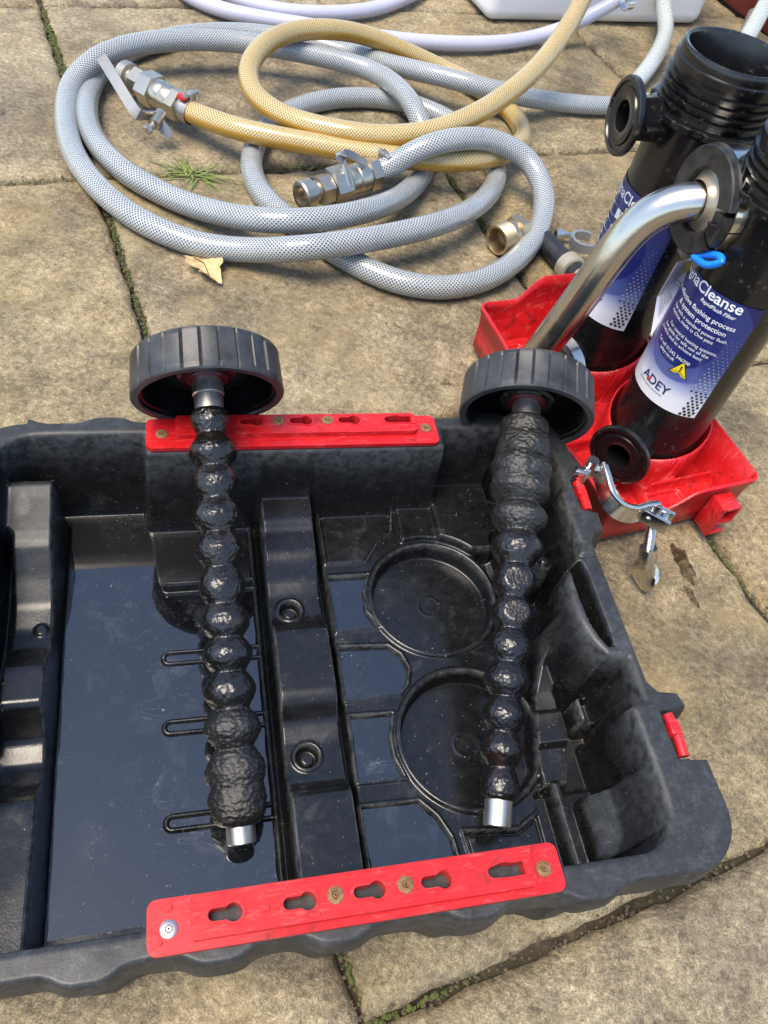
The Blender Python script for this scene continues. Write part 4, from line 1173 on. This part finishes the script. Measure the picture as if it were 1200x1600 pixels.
def canister(C, label, ports, az_end, z0, z1, full_text):
    root = empty('filter_canister', Matrix.Translation((C[0], C[1], 0.0)), label, 'canister', 'filter canisters standing in the red tray')
    mb = MB()
    mb.lathe([(0.0095, 0.0), (0.0095, 0.038), (0.014, 0.0425), (0.050, CANR), (0.290, CANR - 0.0006), (0.2935, 0.0505), (0.2945, 0.0518), (0.2990, 0.0518), (0.2998, 0.0505), (0.2999, 0.0455)], 128, UPM,
             rfun=lambda a, x, r: r - (0.0030 if (r > 0.05 and (a * 9 / (2 * math.pi)) % 1 < 0.22) else 0))
    mb.build('body', MAT['can'], root, 35)
    prof = [(0.2990, 0.0450)]
    for k in range(4):
        x = 0.3035 + 0.0064 * k
        prof += [(x, 0.0446), (x + 0.0012, 0.0476), (x + 0.0030, 0.0476), (x + 0.0042, 0.0446)]
    prof += [(0.3300, 0.0446), (0.3310, 0.0466), (0.3365, 0.0466), (0.3375, 0.0448), (0.3420, 0.0448), (0.3445, 0.0440), (0.3455, 0.0425), (0.3450, 0.0405), (0.3430, 0.0395), (0.20, 0.0390), (0.199, 0.0)]
    mb = MB(); mb.lathe(prof, 128, UPM); mb.build('threaded_neck', MAT['can'], root, 35)
    for (az, r1, z, fl) in ports: port('port', az, 0.036, r1, z, root, fl)
    # label sheet
    vs, fs, uv = [], [], []
    n = 60; a0, a1 = az_end - 205, az_end
    for k in range(n + 1):
        a = R(a0 + (a1 - a0) * k / n)
        for zz in (z0, z1):
            r = CANR + 0.0003
            vs.append((r * math.cos(a), r * math.sin(a), zz))
    for k in range(n):
        fs.append((2 * k, 2 * k + 2, 2 * k + 3, 2 * k + 1))
        u0 = R(a0 + (a1 - a0) * k / n - (az_end - 79)) * CANR; u1 = R(a0 + (a1 - a0) * (k + 1) / n - (az_end - 79)) * CANR
        uv += [(u0, 0), (u1, 0), (u1, z1 - z0), (u0, z1 - z0)]
    lab = mk('label', vs, fs, MAT['label'], root, True, uv)
    d = az_end + 74
    ln = [('MagnaCleanse', 0.0136, -95 + d, 0.2155, 'RIGHT', 0.00022, 0.0), ('RapidFlush Filter', 0.0048, -98 + d, 0.2095, 'RIGHT', 0.00006, 0.22)]
    if full_text:
        ln += [('The effective flushing process', 0.0064, -91 + d, 0.1995, 'RIGHT', 0.00005, 0), ('& system protection', 0.0064, -97 + d, 0.1925, 'RIGHT', 0.00005, 0)]
        for i, (s, e) in enumerate((('Use with a standard power flush', -92), ('machine, made in One pass', -104), ('', 0), ('For central heating systems.', -93), ('See guide for safe use of the', -100), ('product and to achieve best', -105), ('', 0), ('Tel call 01242 546700', -113), ('adey.co.uk', -131))):
            if s: ln.append((s, 0.0046, e + d, 0.1865 - 0.0047 * i, 'RIGHT', 0.0, 0))
    print_text(ln, MAT['whitepr'], lab)
    print_text([('ADEY', 0.0128, -138 + d, 0.1155, 'CENTER', 0.0002, 0.0), ('advanced system protection', 0.0028, -122 + d, 0.1115, 'RIGHT', 0, 0)], MAT['navypr'], lab, 'maker_name')
    star = []
    for q in range(4):
        c, s = math.cos(R(45 + 90 * q)), math.sin(R(45 + 90 * q))
        star.append((-147 + d, 0.1180, [(-s * 0.0005, c * 0.0005), (c * 0.0026 - s * 0.0008, s * 0.0026 + c * 0.0008), (c * 0.0026 + s * 0.0008, s * 0.0026 - c * 0.0008), (s * 0.0005, -c * 0.0005)]))
    print_polys(star, MAT['redpr'], lab, 'emblem', 0.0002)
    # warning triangle
    tri = [(-0.0092, 0.0), (0.0092, 0.0), (0.0, 0.0165)]
    tri2 = [(-0.0077, 0.0009), (0.0077, 0.0009), (0.0, 0.0146)]
    if full_text:
        print_polys([(-119 + d, 0.1395, tri)], MAT['blackpr'], lab, 'warning_border')
        print_polys([(-119 + d, 0.1395, tri2)], MAT['yellowpr'], lab, 'warning_sign', 0.0002)
        vs, fs = text_geo('!', 0.0075, 0.0003, 0, 'CENTER')
        mb = MB(); mb.add(on_can(vs, -119 + d, 0.1450, 0.0004), fs)
        for k, (s, zz) in enumerate((('WARNING', 0.1432), ('STRONG MAGNET', 0.1417))):
            vs, fs = text_geo(s, 0.0016, 0, 0, 'CENTER'); mb.add(on_can(vs, -119 + d, zz, 0.0004), fs)
        mb.build('warning_text', MAT['blackpr'], lab, 60, recalc=False)
    big, small = [], []
    for row in range(26):
        z = 0.1045 + row * 0.0034
        for cidx in range(3 if row < 8 else 4):
            az = -82 - cidx * 5.6 + (2.8 if row % 2 else 0) + row * 0.35 + d
            if az > az_end - 1.5: continue
            rr = 0.00155 - row * 0.00006
            if rr < 0.0003: rr = 0.0003
            pts = [(rr * math.cos(R(q)), rr * math.sin(R(q))) for q in range(0, 360, 36)]
            (big if row < 9 else small).append((az, z, pts))
    print_polys(big, MAT['blackpr'], lab, 'dot_print'); print_polys(small, MAT['greypr'], lab, 'dot_print')
    if not full_text:
        sw = []
        for k, (zc, h) in enumerate(((0.200, 0.010), (0.184, 0.010), (0.168, 0.009))):
            pts = [(x / 1000, h / 2 - 0.00008 * x * k + 0.002 * math.sin(x * 0.06)) for x in range(-20, 26, 3)] + [(x / 1000, -h / 2 * (1 - (x + 20) / 60) - 0.002 + 0.002 * math.sin(x * 0.06)) for x in range(25, -21, -3)]
            sw.append((-166 + d, zc, pts))
        print_polys(sw, MAT['whitepr'], lab, 'swoosh_print')
    return root
canister((0.237, 0.621), 'black filter canister standing at the right, blue label with yellow warning triangle', [(-121, 0.078, 0.055, True), (-172, 0.046, 0.272, False)], -74, 0.102, 0.224, True)
canister((0.174, 0.724), 'open topped black filter canister behind the steel pipe, threaded neck facing up', [(-160, 0.076, 0.287, True), (-128, 0.052, 0.050, False)], -80, 0.100, 0.229, False)

# ------------------------------------------------------------------ steel transfer pipe with its two clamps
pp = V3('pipe') + [Vector((0.1005, 0.6345, 0.062)), Vector((0.108, 0.6450, 0.053)), Vector((0.122, 0.6590, 0.050)), Vector((0.138, 0.679, 0.050))]
pipe = empty('steel_pipe', Matrix.Translation(pp[0]), 'bent polished steel pipe joining the two canisters', 'pipe')
path = smooth_path(catmull(pp, 0.004), 30)
vs, fs, uv = tube_geo([q - pp[0] for q in path], 0.0150, 40)
mk('tube', vs, [f[::-1] for f in fs], MAT['steel'], pipe)
pd = Vector((-0.92, -0.40, 0.0)).normalized()
ori = Matrix.Translation(-pp[0])
mb = MB(); mb.lathe([(-0.004, 0.0), (-0.004, 0.026), (-0.001, 0.0272), (0.0015, 0.0268), (0.003, 0.020), (0.006, 0.0165), (0.011, 0.0152)], 64, ori @ frame(pp[0] + pd * 0.004, pd))
mb.build('ferrule', MAT['cream'], pipe, 40)

def ring_clamp(centre, axis, ro, ri, w, label, band=True):
    m = frame(centre, axis)
    root = empty('pipe_clamp', m, label, 'clamp', 'clamps round the pipe ends')
    a0, a1 = 215, 560
    def gap(lo, hi, prof, n=96):
        vs, fs = [], []
        k = len(prof)
        for i in range(n + 1):
            a = R(lo + (hi - lo) * i / n)
            for (x, r) in prof: vs.append((x, r * math.cos(a), r * math.sin(a)))
        for i in range(n):
            for q in range(k):
                p = (q + 1) % k
                fs.append((i * k + q, i * k + p, (i + 1) * k + p, (i + 1) * k + q))
        fs.append(list(range(k))[::-1]); fs.append(list(range(n * k, n * k + k)))
        return vs, fs
    b = 0.0012
    sq = [(-w / 2, ri + b), (-w / 2 + b, ri), (w / 2 - b, ri), (w / 2, ri + b), (w / 2, ro - b), (w / 2 - b, ro), (-w / 2 + b, ro), (-w / 2, ro - b)]
    mb = MB(); mb.add(*gap(20, 330, sq)); mb.add(*gap(336, 374, sq, 14))
    mb.build('collar', MAT['blackclamp'], root, 35)
    if band:
        bd = [(-w * 0.34, ro + 0.0002), (w * 0.30, ro + 0.0002), (w * 0.30, ro + 0.0014), (-w * 0.34, ro + 0.0014)]
        mb = MB(); mb.add(*gap(0, 358, bd)); mb.build('steel_band', MAT['chrome'], root, 35)
    mb = MB()
    mb.box((0, 0, -ro - 0.004), (w * 0.5, 0.012, 0.010), 0.001)
    mb.tube([(0, -0.022, -ro - 0.005), (0, 0.018, -ro - 0.005)], 0.0026, 10)
    mb.lathe([(0.0, 0.0), (0.0, 0.0055), (0.007, 0.0055), (0.007, 0.0)], 6, Matrix.Translation((0, 0.016, -ro - 0.005)) @ Matrix.Rotation(R(90), 4, 'Z'))
    mb.build('bolt', MAT['leversteel'], root, 35)
    return root
ring_clamp(pp[0] + pd * -0.004, pd, 0.0405, 0.0235, 0.032, 'large round black clamp with steel band on the upper end of the pipe')
ring_clamp(pp[-1] + Vector((-0.010, -0.013, 0)), Vector((-0.62, -0.78, 0)), 0.034, 0.022, 0.020, 'small banded clamp half hidden behind the right rod cap')

# ------------------------------------------------------------------ card tag and blue tie
tq = V3('tag')
c0 = sum(tq, Vector()) / 4
nrm = (tq[1] - tq[0]).cross(tq[3] - tq[0]).normalized()
card = empty('card_tag', Matrix.Translation(tq[0]), 'small white printed card tag hanging between the canisters', 'tag')
q4 = [q - tq[0] for q in tq]
mb = MB(); mb.add([q + nrm * 0.0003 for q in q4] + [q - nrm * 0.0003 for q in q4], [(0, 1, 2, 3), (7, 6, 5, 4), (0, 4, 5, 1), (1, 5, 6, 2), (2, 6, 7, 3), (3, 7, 4, 0)])
mb.build('card', MAT['paper'], card, 30)
def lerp4(s, t):
    return (q4[0] * (1 - s) + q4[1] * s) * (1 - t) + (q4[3] * (1 - s) + q4[2] * s) * t
sgn = 1 if nrm.dot(Vector((0, 0, 0.577)) - tq[0]) > 0 else -1
mb = MB(); e = nrm * (0.0006 * sgn)
mb.add([lerp4(0.35, 0.02) + e, lerp4(0.98, 0.02) + e, lerp4(0.98, 0.28) + e], [(0, 1, 2)])
mb.build('yellow_print', MAT['yellowpr'], card, 30, recalc=False)
mb = MB(); rr = random.Random(2)
for k in range(15):
    t0 = 0.12 + k * 0.052
    s0, s1 = 0.10, 0.55 + 0.3 * rr.random() if k > 3 else 0.4
    mb.add([lerp4(s0, t0) + e, lerp4(s1, t0) + e, lerp4(s1, t0 + 0.018) + e, lerp4(s0, t0 + 0.018) + e], [(0, 1, 2, 3)])
mb.build('print_lines', MAT['greypr'], card, 30, recalc=False)
tp = V3('tie')
tie = MB().tube(catmull(tp + [tp[0]], 0.002), 0.0030, 10).build('cable_tie', MAT['blue'], None, 60)
tag(tie, 'bright blue plastic tie under the large pipe clamp', 'cable tie')

# ------------------------------------------------------------------ hoses
def hose(key, mat, rad, label, cat='hose', group=None, n=28):
    p = smooth_path(catmull(V3(key), 0.005), 18)
    for q in p: q.z = max(q.z, rad + 0.0005)
    vs, fs, uv = tube_geo(p, rad, n)
    o = mk(key, vs, [f[::-1] for f in fs], mat, None)
    # loops were reversed: rebuild uv in the same order
    l = o.data.uv_layers.new(name='UVMap')
    w = []
    for i in range(0, len(uv), 4): w += uv[i:i + 4][::-1]
    l.data.foreach_set('uv', np.array(w).ravel())
    o.name = 'hose'
    tag(o, label, cat, group)
    return o, p
hose('grey', MAT['grey_hose'], 0.0140, 'long grey braided hose coiled in loops, ending at the nearer ball valve', group='hoses on the paving')
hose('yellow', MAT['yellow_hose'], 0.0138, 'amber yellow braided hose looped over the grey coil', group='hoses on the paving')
hose('white', MAT['white_hose'], 0.0118, 'white lilac hose running across the paving to the white container', group='hoses on the paving')
hose('white2', MAT['white_hose'], 0.0118, 'short bow of white lilac hose at the top edge of the photo', group='hoses on the paving')
hose('backhose1', MAT['clear_hose'], 0.0145, 'clear braided hose hanging down just behind the open canister neck', group='hoses on the paving')
hose('backhose2', MAT['clear_hose'], 0.0150, 'clear braided hose in the top right corner beside the canister neck', group='hoses on the paving')

# ------------------------------------------------------------------ ball valves
def ribbon(mb, pts, w, t, wdir, m=None):
    pts = [Vector(p) for p in pts]
    vs, fs = [], []
    for i, p in enumerate(pts):
        tg = (pts[min(i + 1, len(pts) - 1)] - pts[max(i - 1, 0)]).normalized()
        wd = wdir[i] if isinstance(wdir, list) else wdir
        wd = (wd - tg * wd.dot(tg)).normalized()
        nn = tg.cross(wd)
        for a, b in ((-1, -1), (1, -1), (1, 1), (-1, 1)): vs.append(p + wd * (a * w / 2) + nn * (b * t / 2))
    for i in range(len(pts) - 1):
        for k in range(4):
            j = (k + 1) % 4
            fs.append((i * 4 + k, i * 4 + j, (i + 1) * 4 + j, (i + 1) * 4 + k))
    fs.append((3, 2, 1, 0)); q = (len(pts) - 1) * 4; fs.append((q, q + 1, q + 2, q + 3))
    return mb.add(vs, fs, m)
def valve(key, label, stem, lever, lw, wdir, red):
    a, b = V3(key)
    ax = (b - a).normalized(); L = (b - a).length
    m = frame(a, ax); inv = m.inverted()
    root = empty('ball_valve', m, label, 'valve', 'ball valves on the hose ends')
    k = L / 0.095
    mb = MB()
    mb.hexa(0.006 * k, 0.018 * k, 0.0205, phase=0.3)
    mb.lathe([(0.018 * k, 0.0172), (0.020 * k, 0.0182), (0.030 * k, 0.0182), (0.031 * k, 0.0170), (0.033 * k, 0.0182), (0.041 * k, 0.0182), (0.044 * k, 0.0165)], 48)
    mb.build('body', MAT['nickel'], root, 30)
    mb = MB(); mb.hexa(0.042 * k, 0.060 * k, 0.0220, phase=0.1); mb.build('union_nut', MAT['nickel'], root, 30)
    mb = MB(); mb.hexa(0.060 * k, 0.074 * k, 0.0185, phase=0.5)
    mb.lathe([(0.073 * k, 0.0125), (0.080 * k, 0.0125), (0.081 * k, 0.0178), (0.0905 * k, 0.0178), (0.092 * k, 0.0165), (0.092 * k, 0.0128), (0.082 * k, 0.0120), (0.081 * k, 0.0)], 48)
    mb.build('end_fitting', MAT['nickel'], root, 30)
    mb = MB(); mb.lathe([(-0.010, 0.0146), (-0.010, 0.0156), (0.002, 0.0156), (0.002, 0.0146), (0.008, 0.0140)], 48)
    mb.box((-0.004, -0.004, 0.019), (0.010, 0.010, 0.010), 0.0012); mb.tube([(-0.004, -0.016, 0.0205), (-0.004, 0.010, 0.0205)], 0.003, 10)
    mb.build('hose_clip', MAT['zinc'], root, 35)
    s = [inv @ q for q in V3(stem)]
    mb = MB(); mb.tube([s[0], s[1]], 0.0075, 20); mb.tube([s[1], s[2]], 0.0042, 12)
    d = (s[2] - s[1]).normalized()
    mb.lathe([(0, 0.0), (0, 0.0065), (0.005, 0.0065), (0.006, 0.005), (0.006, 0)], 6, frame(s[2], d))
    mb.build('stem', MAT['nickel'], root, 30)
    lv = [inv @ q for q in catmull(V3(lever), 0.004)]
    wd = (inv.to_3x3() @ Vector(wdir)).normalized()
    mb = MB(); ribbon(mb, lv, lw, 0.0022, wd)
    mb.build('lever', MAT['leversteel'], root, 35)
    if red:
        mb = MB(); mb.box((0.000, 0.006, 0.0185), (0.013, 0.010, 0.006), 0.0018); mb.build('red_tab', MAT['redlever'], root, 40)
    return root
valve('valve1', 'nickel ball valve with long steel lever and red tab, on the amber hose', 'stem1', 'lever1', 0.0135, (0.62, 0.40, 0.68), True)
valve('valve2', 'nickel ball valve with short dark lever, inside the grey hose coil', 'stem2', 'lever2', 0.010, (0.3, 0.8, 0.2), False)

# ------------------------------------------------------------------ loose fittings
a, b = V3('nut')
m = frame(a, b - a)
nut = empty('brass_coupling', m, 'threaded brass coupling lying beside the grey hose', 'coupling')
L = (b - a).length
prof = [(0.020, 0.0140), (0.002, 0.0145), (0.0, 0.0152), (0.0, 0.0178), (0.0012, 0.0186)]
for k in range(7): prof += [(0.002 + k * 0.0026, 0.0176), (0.0032 + k * 0.0026, 0.0188)]
prof += [(0.0215, 0.0172), (0.030, 0.0172)]
MB().lathe(prof, 56).build('threaded_sleeve', MAT['brass'], nut, 30)
MB().hexa(0.030, 0.045, 0.0215).build('hex_nut', MAT['brass'], nut, 30)
h = V3('hoseend')
he = empty('hose_connector', Matrix.Translation(h[0]), 'black hose tail with cream collar beside the red tray', 'connector')
h = [q - h[0] for q in h]
MB().tube(catmull(h[:3], 0.006), 0.0135, 24).build('hose_tail', MAT['rubber'], he, 60)
d = (h[2] - h[1]).normalized()
MB().lathe([(0, 0.0), (0, 0.016), (0.001, 0.0175), (0.016, 0.0175), (0.017, 0.016), (0.0175, 0.0125), (0.034, 0.0125), (0.034, 0)], 40, frame(h[1] + d * 0.006, d)).build('collar', MAT['cream'], he, 30)
g = V3('greyclamp')
gc = empty('loose_clamp', Matrix.Translation(g[2]), 'small grey metal clamp with bolt lying behind the canister', 'clamp')
pts = [Vector((0.016 * math.cos(R(q)), 0.016 * math.sin(R(q)), 0)) for q in range(60, 320, 15)]
ribbon(MB(), pts, 0.012, 0.004, Vector((0, 0, 1))).build('jaw', MAT['zincgrey'], gc, 35)
MB().tube([g[0] - g[2], g[1] - g[2]], 0.0035, 12).tube([g[0] - g[2], g[0] - g[2] + (g[1] - g[0]) * 0.35], 0.0065, 14).build('bolt', MAT['chrome'], gc, 35)

# ------------------------------------------------------------------ open tri clamp hung over the tray corner
cp = V3('clamp')
tc = empty('wing_clamp', Matrix.Translation(cp[-1]), 'open chrome wing-nut clamp hanging over the near corner of the red tray', 'clamp')
cl = [q - cp[-1] for q in catmull(cp[2:], 0.0025)]
mb = MB(); ribbon(mb, cl, 0.0165, 0.0042, Vector((0.10, 0.35, 1)))
mb2 = MB(); 
mb.build('jaw', MAT['chrome'], tc, 40)
off = [q + Vector((0.0, 0.0, 0.0078)) for q in cl]; off2 = [q + Vector((0, 0, -0.0078)) for q in cl]
mb2.tube(off, 0.0020, 8).tube(off2, 0.0020, 8)
mb2.build('jaw_edge', MAT['chrome'], tc, 60)
hg = [q - cp[-1] for q in cp[:3]]
MB().tube(hg, 0.0042, 14).lathe([(-0.009, 0), (-0.009, 0.0048), (0.009, 0.0048), (0.009, 0)], 16, frame(hg[1], (0, 0, 1), (1, 0, 0))).box(hg[0], (0.012, 0.008, 0.012), 0.002).build('hinge', MAT['chrome'], tc, 40)
k0, k1 = [q - cp[-1] for q in V3('clampblock')]
kd = (k1 - k0).normalized(); km = frame((k0 + k1) / 2, kd)
mb = MB(); mb.box((0, 0.006, 0), (0.024, 0.0035, 0.014), 0.001, km); mb.box((0, -0.006, 0), (0.024, 0.0035, 0.014), 0.001, km)
mb.lathe([(-0.0095, 0), (-0.0095, 0.0026), (0.0095, 0.0026), (0.0095, 0)], 14, km @ Matrix.Translation((-0.006, 0, 0)) @ Matrix.Rotation(R(90), 4, 'Z'))
mb.lathe([(-0.005, 0), (-0.005, 0.0058), (0.005, 0.0058), (0.005, 0)], 20, km @ Matrix.Translation((0.004, 0, 0.0)) @ Matrix.Rotation(R(90), 4, 'Z'))
mb.build('trunnion', MAT['chrome'], tc, 35)
s = [q - cp[-1] for q in V3('clampscrew')]
d = (s[2] - s[0]).normalized(); sl = (s[2] - s[0]).length
prof = []
for k in range(22): prof += [(k * 0.0018, 0.0037), (k * 0.0018 + 0.0009, 0.0044)]
MB().lathe([(0, 0)] + prof, 20, frame(s[0], d)).build('screw_thread', MAT['chrome'], tc, 40)
wm = frame(s[0] + d * (sl * 0.50), d, (0.25, -0.5, 0.8))
mb = MB()
mb.lathe([(-0.004, 0.0048), (-0.004, 0.0075), (0.012, 0.0085), (0.016, 0.0080)], 28, wm)
secs = [(0.010, 0.0085, 0.0085), (0.015, 0.0110, 0.0070), (0.020, 0.0128, 0.0048), (0.026, 0.0136, 0.0030), (0.032, 0.0128, 0.0023), (0.037, 0.0100, 0.0020), (0.041, 0.0055, 0.0016)]
vs, fs = [], []
for (x, ry, rz) in secs:
    tw = (x - 0.010) * 34 + 0.5
    for k in range(20):
        a = 2 * math.pi * k / 20
        y, z = ry * math.cos(a), rz * math.sin(a)
        vs.append((x, y * math.cos(tw) - z * math.sin(tw), y * math.sin(tw) + z * math.cos(tw)))
for i in range(len(secs) - 1):
    for k in range(20):
        j = (k + 1) % 20
        fs.append((i * 20 + k, i * 20 + j, (i + 1) * 20 + j, (i + 1) * 20 + k))
fs.append(list(range(120, 140))); fs.append(list(range(20))[::-1])
mb.add(vs, fs, wm)
mb.build('wing_nut', MAT['chrome'], tc, 50)

# ------------------------------------------------------------------ white container and red box at the back
tk = V3('tank')
tm = frame((tk[1] + tk[2]) / 2, tk[2] - tk[1])
tank = empty('white_container', tm, 'white plastic container standing on the paving at the back', 'container')
W2 = (tk[2] - tk[1]).length
mb = MB(); mb.box((0.01, 0.15, 0.150), (W2 + 0.05, 0.30, 0.300), 0.022, seg=6)
mb.build('body', MAT['whitepl'], tank, 60)
mb = MB(); mb.lathe([(-0.004, 0), (-0.004, 0.045), (0.018, 0.045), (0.022, 0.041), (0.022, 0)], 40, Matrix.Translation((0.0, 0.15, 0.30)) @ UPM, rfun=lambda a, x, r: r - (0.0015 if (a * 30 / 6.2832) % 1 < 0.4 else 0) if r > 0.044 else r)
mb.build('screw_lid', MAT['whitepl'], tank, 30)
a, b = V3('tankclip')
ha = empty('hose_clip', frame(b, b - a), 'steel clip where the white hose meets the white container', 'hose clip')
MB().lathe([(-0.012, 0.0122), (-0.012, 0.0135), (0.0, 0.0135), (0.0, 0.0122)], 36).build('band', MAT['chrome'], ha, 30)
MB().box((-0.006, 0, 0.018), (0.012, 0.014, 0.010), 0.0015).build('screw_housing', MAT['chrome'], ha, 30)
rb = empty('red_bin', Matrix.Translation((0.56, 2.10, 0)) @ Matrix.Rotation(R(33), 4, 'Z'), 'dark red plastic box in the top right corner', 'box')
MB().box((0, 0, 0.15), (0.30, 0.24, 0.30), 0.012).build('body', MAT['redpaint'], rb, 40)
MB().box((0, 0, 0.304), (0.31, 0.25, 0.012), 0.005).build('lid', MAT['redpaint'], rb, 40)

# ------------------------------------------------------------------ leaf, grass, wet stain
lf = V3('leaf')[0]
leaf = empty('dead_leaf', Matrix.Translation(lf), 'curled pale brown dead leaf below the grey hose', 'leaf')
def leaf_mesh(n, cx, cy, rx, ry, rot, curl, seed):
    vs, fs = [(cx, cy, 0.004)], []
    for ring in (0.5, 1.0):
        for k in range(n):
            a = 2 * math.pi * k / n
            w = 1 + 0.22 * noise.noise((math.cos(a) * 2 + seed, math.sin(a) * 2, 0)) + 0.05 * math.sin(5 * a + seed)
            x = rx * ring * w * math.cos(a); y = ry * ring * w * math.sin(a)
            X = x * math.cos(rot) - y * math.sin(rot); Y = x * math.sin(rot) + y * math.cos(rot)
            vs.append((cx + X, cy + Y, 0.003 + curl * ring * ring * (0.6 + math.sin(2 * a + seed)) + 0.0015 * noise.noise((X * 200, Y * 200, seed))))
    for k in range(n):
        j = (k + 1) % n
        fs.append((0, 1 + k, 1 + j)); fs.append((1 + k, 1 + n + k, 1 + n + j, 1 + j))
    return vs, fs
MB().add(*leaf_mesh(28, -0.002, 0.006, 0.021, 0.014, 0.3, 0.005, 1.0)).build('blade', MAT['leaf'], leaf, 70, recalc=False)
MB().add(*leaf_mesh(24, 0.012, -0.010, 0.016, 0.011, -0.6, 0.006, 4.0)).build('lobe', MAT['leaf'], leaf, 70, recalc=False)
MB().tube([(-0.014, 0.010, 0.004), (0.0, 0.003, 0.006), (0.012, -0.014, 0.005)], 0.0005, 6).build('vein', MAT['grit'], leaf, 60)
def tuft(key, n, ln, label, seed):
    r = random.Random(seed)
    g0 = V3(key)[0]
    root = empty('grass_tuft', Matrix.Translation(g0), label, 'grass', 'grass tufts in the paving joints')
    for k in range(n):
        a = r.uniform(0, 6.28); L = ln * r.uniform(0.45, 1.0)
        dx, dy = math.cos(a), math.sin(a) * 0.65
        b0 = Vector((r.gauss(0, 0.006), r.gauss(0, 0.004), -0.006))
        pts = [b0 + Vector((dx * L * t, dy * L * t, L * (0.42 * t - 0.40 * t * t) + 0.004 * math.sin(k * 1.7) * t)) + Vector((-dy, dx, 0)) * (L * 0.25 * math.sin(k * 2.3) * t * t) for t in (0, 0.3, 0.6, 0.85, 1.0)]
        wd = Vector((-dy, dx, 0)).normalized()
        ws = (0.0008, 0.0010, 0.0008, 0.0005, 0.0001)
        vs, fs = [], []
        for p, w in zip(pts, ws): vs += [p - wd * w, p + Vector((0, 0, -w * 0.4)), p + wd * w]
        for i in range(4):
            for q in (0, 1): fs.append((i * 3 + q, i * 3 + q + 1, i * 3 + q + 4, i * 3 + q + 3))
        MB().add(vs, fs).build('blade', MAT['grass'], root, 80, recalc=False)
    return root
tuft('grass', 46, 0.066, 'green grass tuft growing in the joint inside the hose coil', 5)
tuft('grass2', 7, 0.024, 'tiny grass sprig in the joint beside the nearer ball valve', 8)
st = V3('stain')
def blot(c, rx, ry, rot, seed, label):
    pts = []
    for k in range(44):
        a = 2 * math.pi * k / 44
        w = 1 + 0.55 * noise.noise((math.cos(a) * 1.7 + seed, math.sin(a) * 1.7, 0)) + 0.25 * noise.noise((math.cos(a) * 5 + seed, math.sin(a) * 5, 3))
        x, y = rx * w * math.cos(a), ry * w * math.sin(a)
        pts.append((c.x + x * math.cos(rot) - y * math.sin(rot), c.y + x * math.sin(rot) + y * math.cos(rot)))
    o = MB().prism([pts], -0.003, 0.0012).build('wet_stain', MAT['wet'], None, 30)
    tag(o, label, 'stain')
blot(st[0], 0.0062, 0.020, 0.35, 1.0, 'larger dark wet drip mark on the slab beside the red tray')
blot(st[1] + Vector((0.003, -0.004, 0)), 0.0028, 0.012, 0.5, 5.0, 'thin lower tail of the wet drip mark near the red tray')
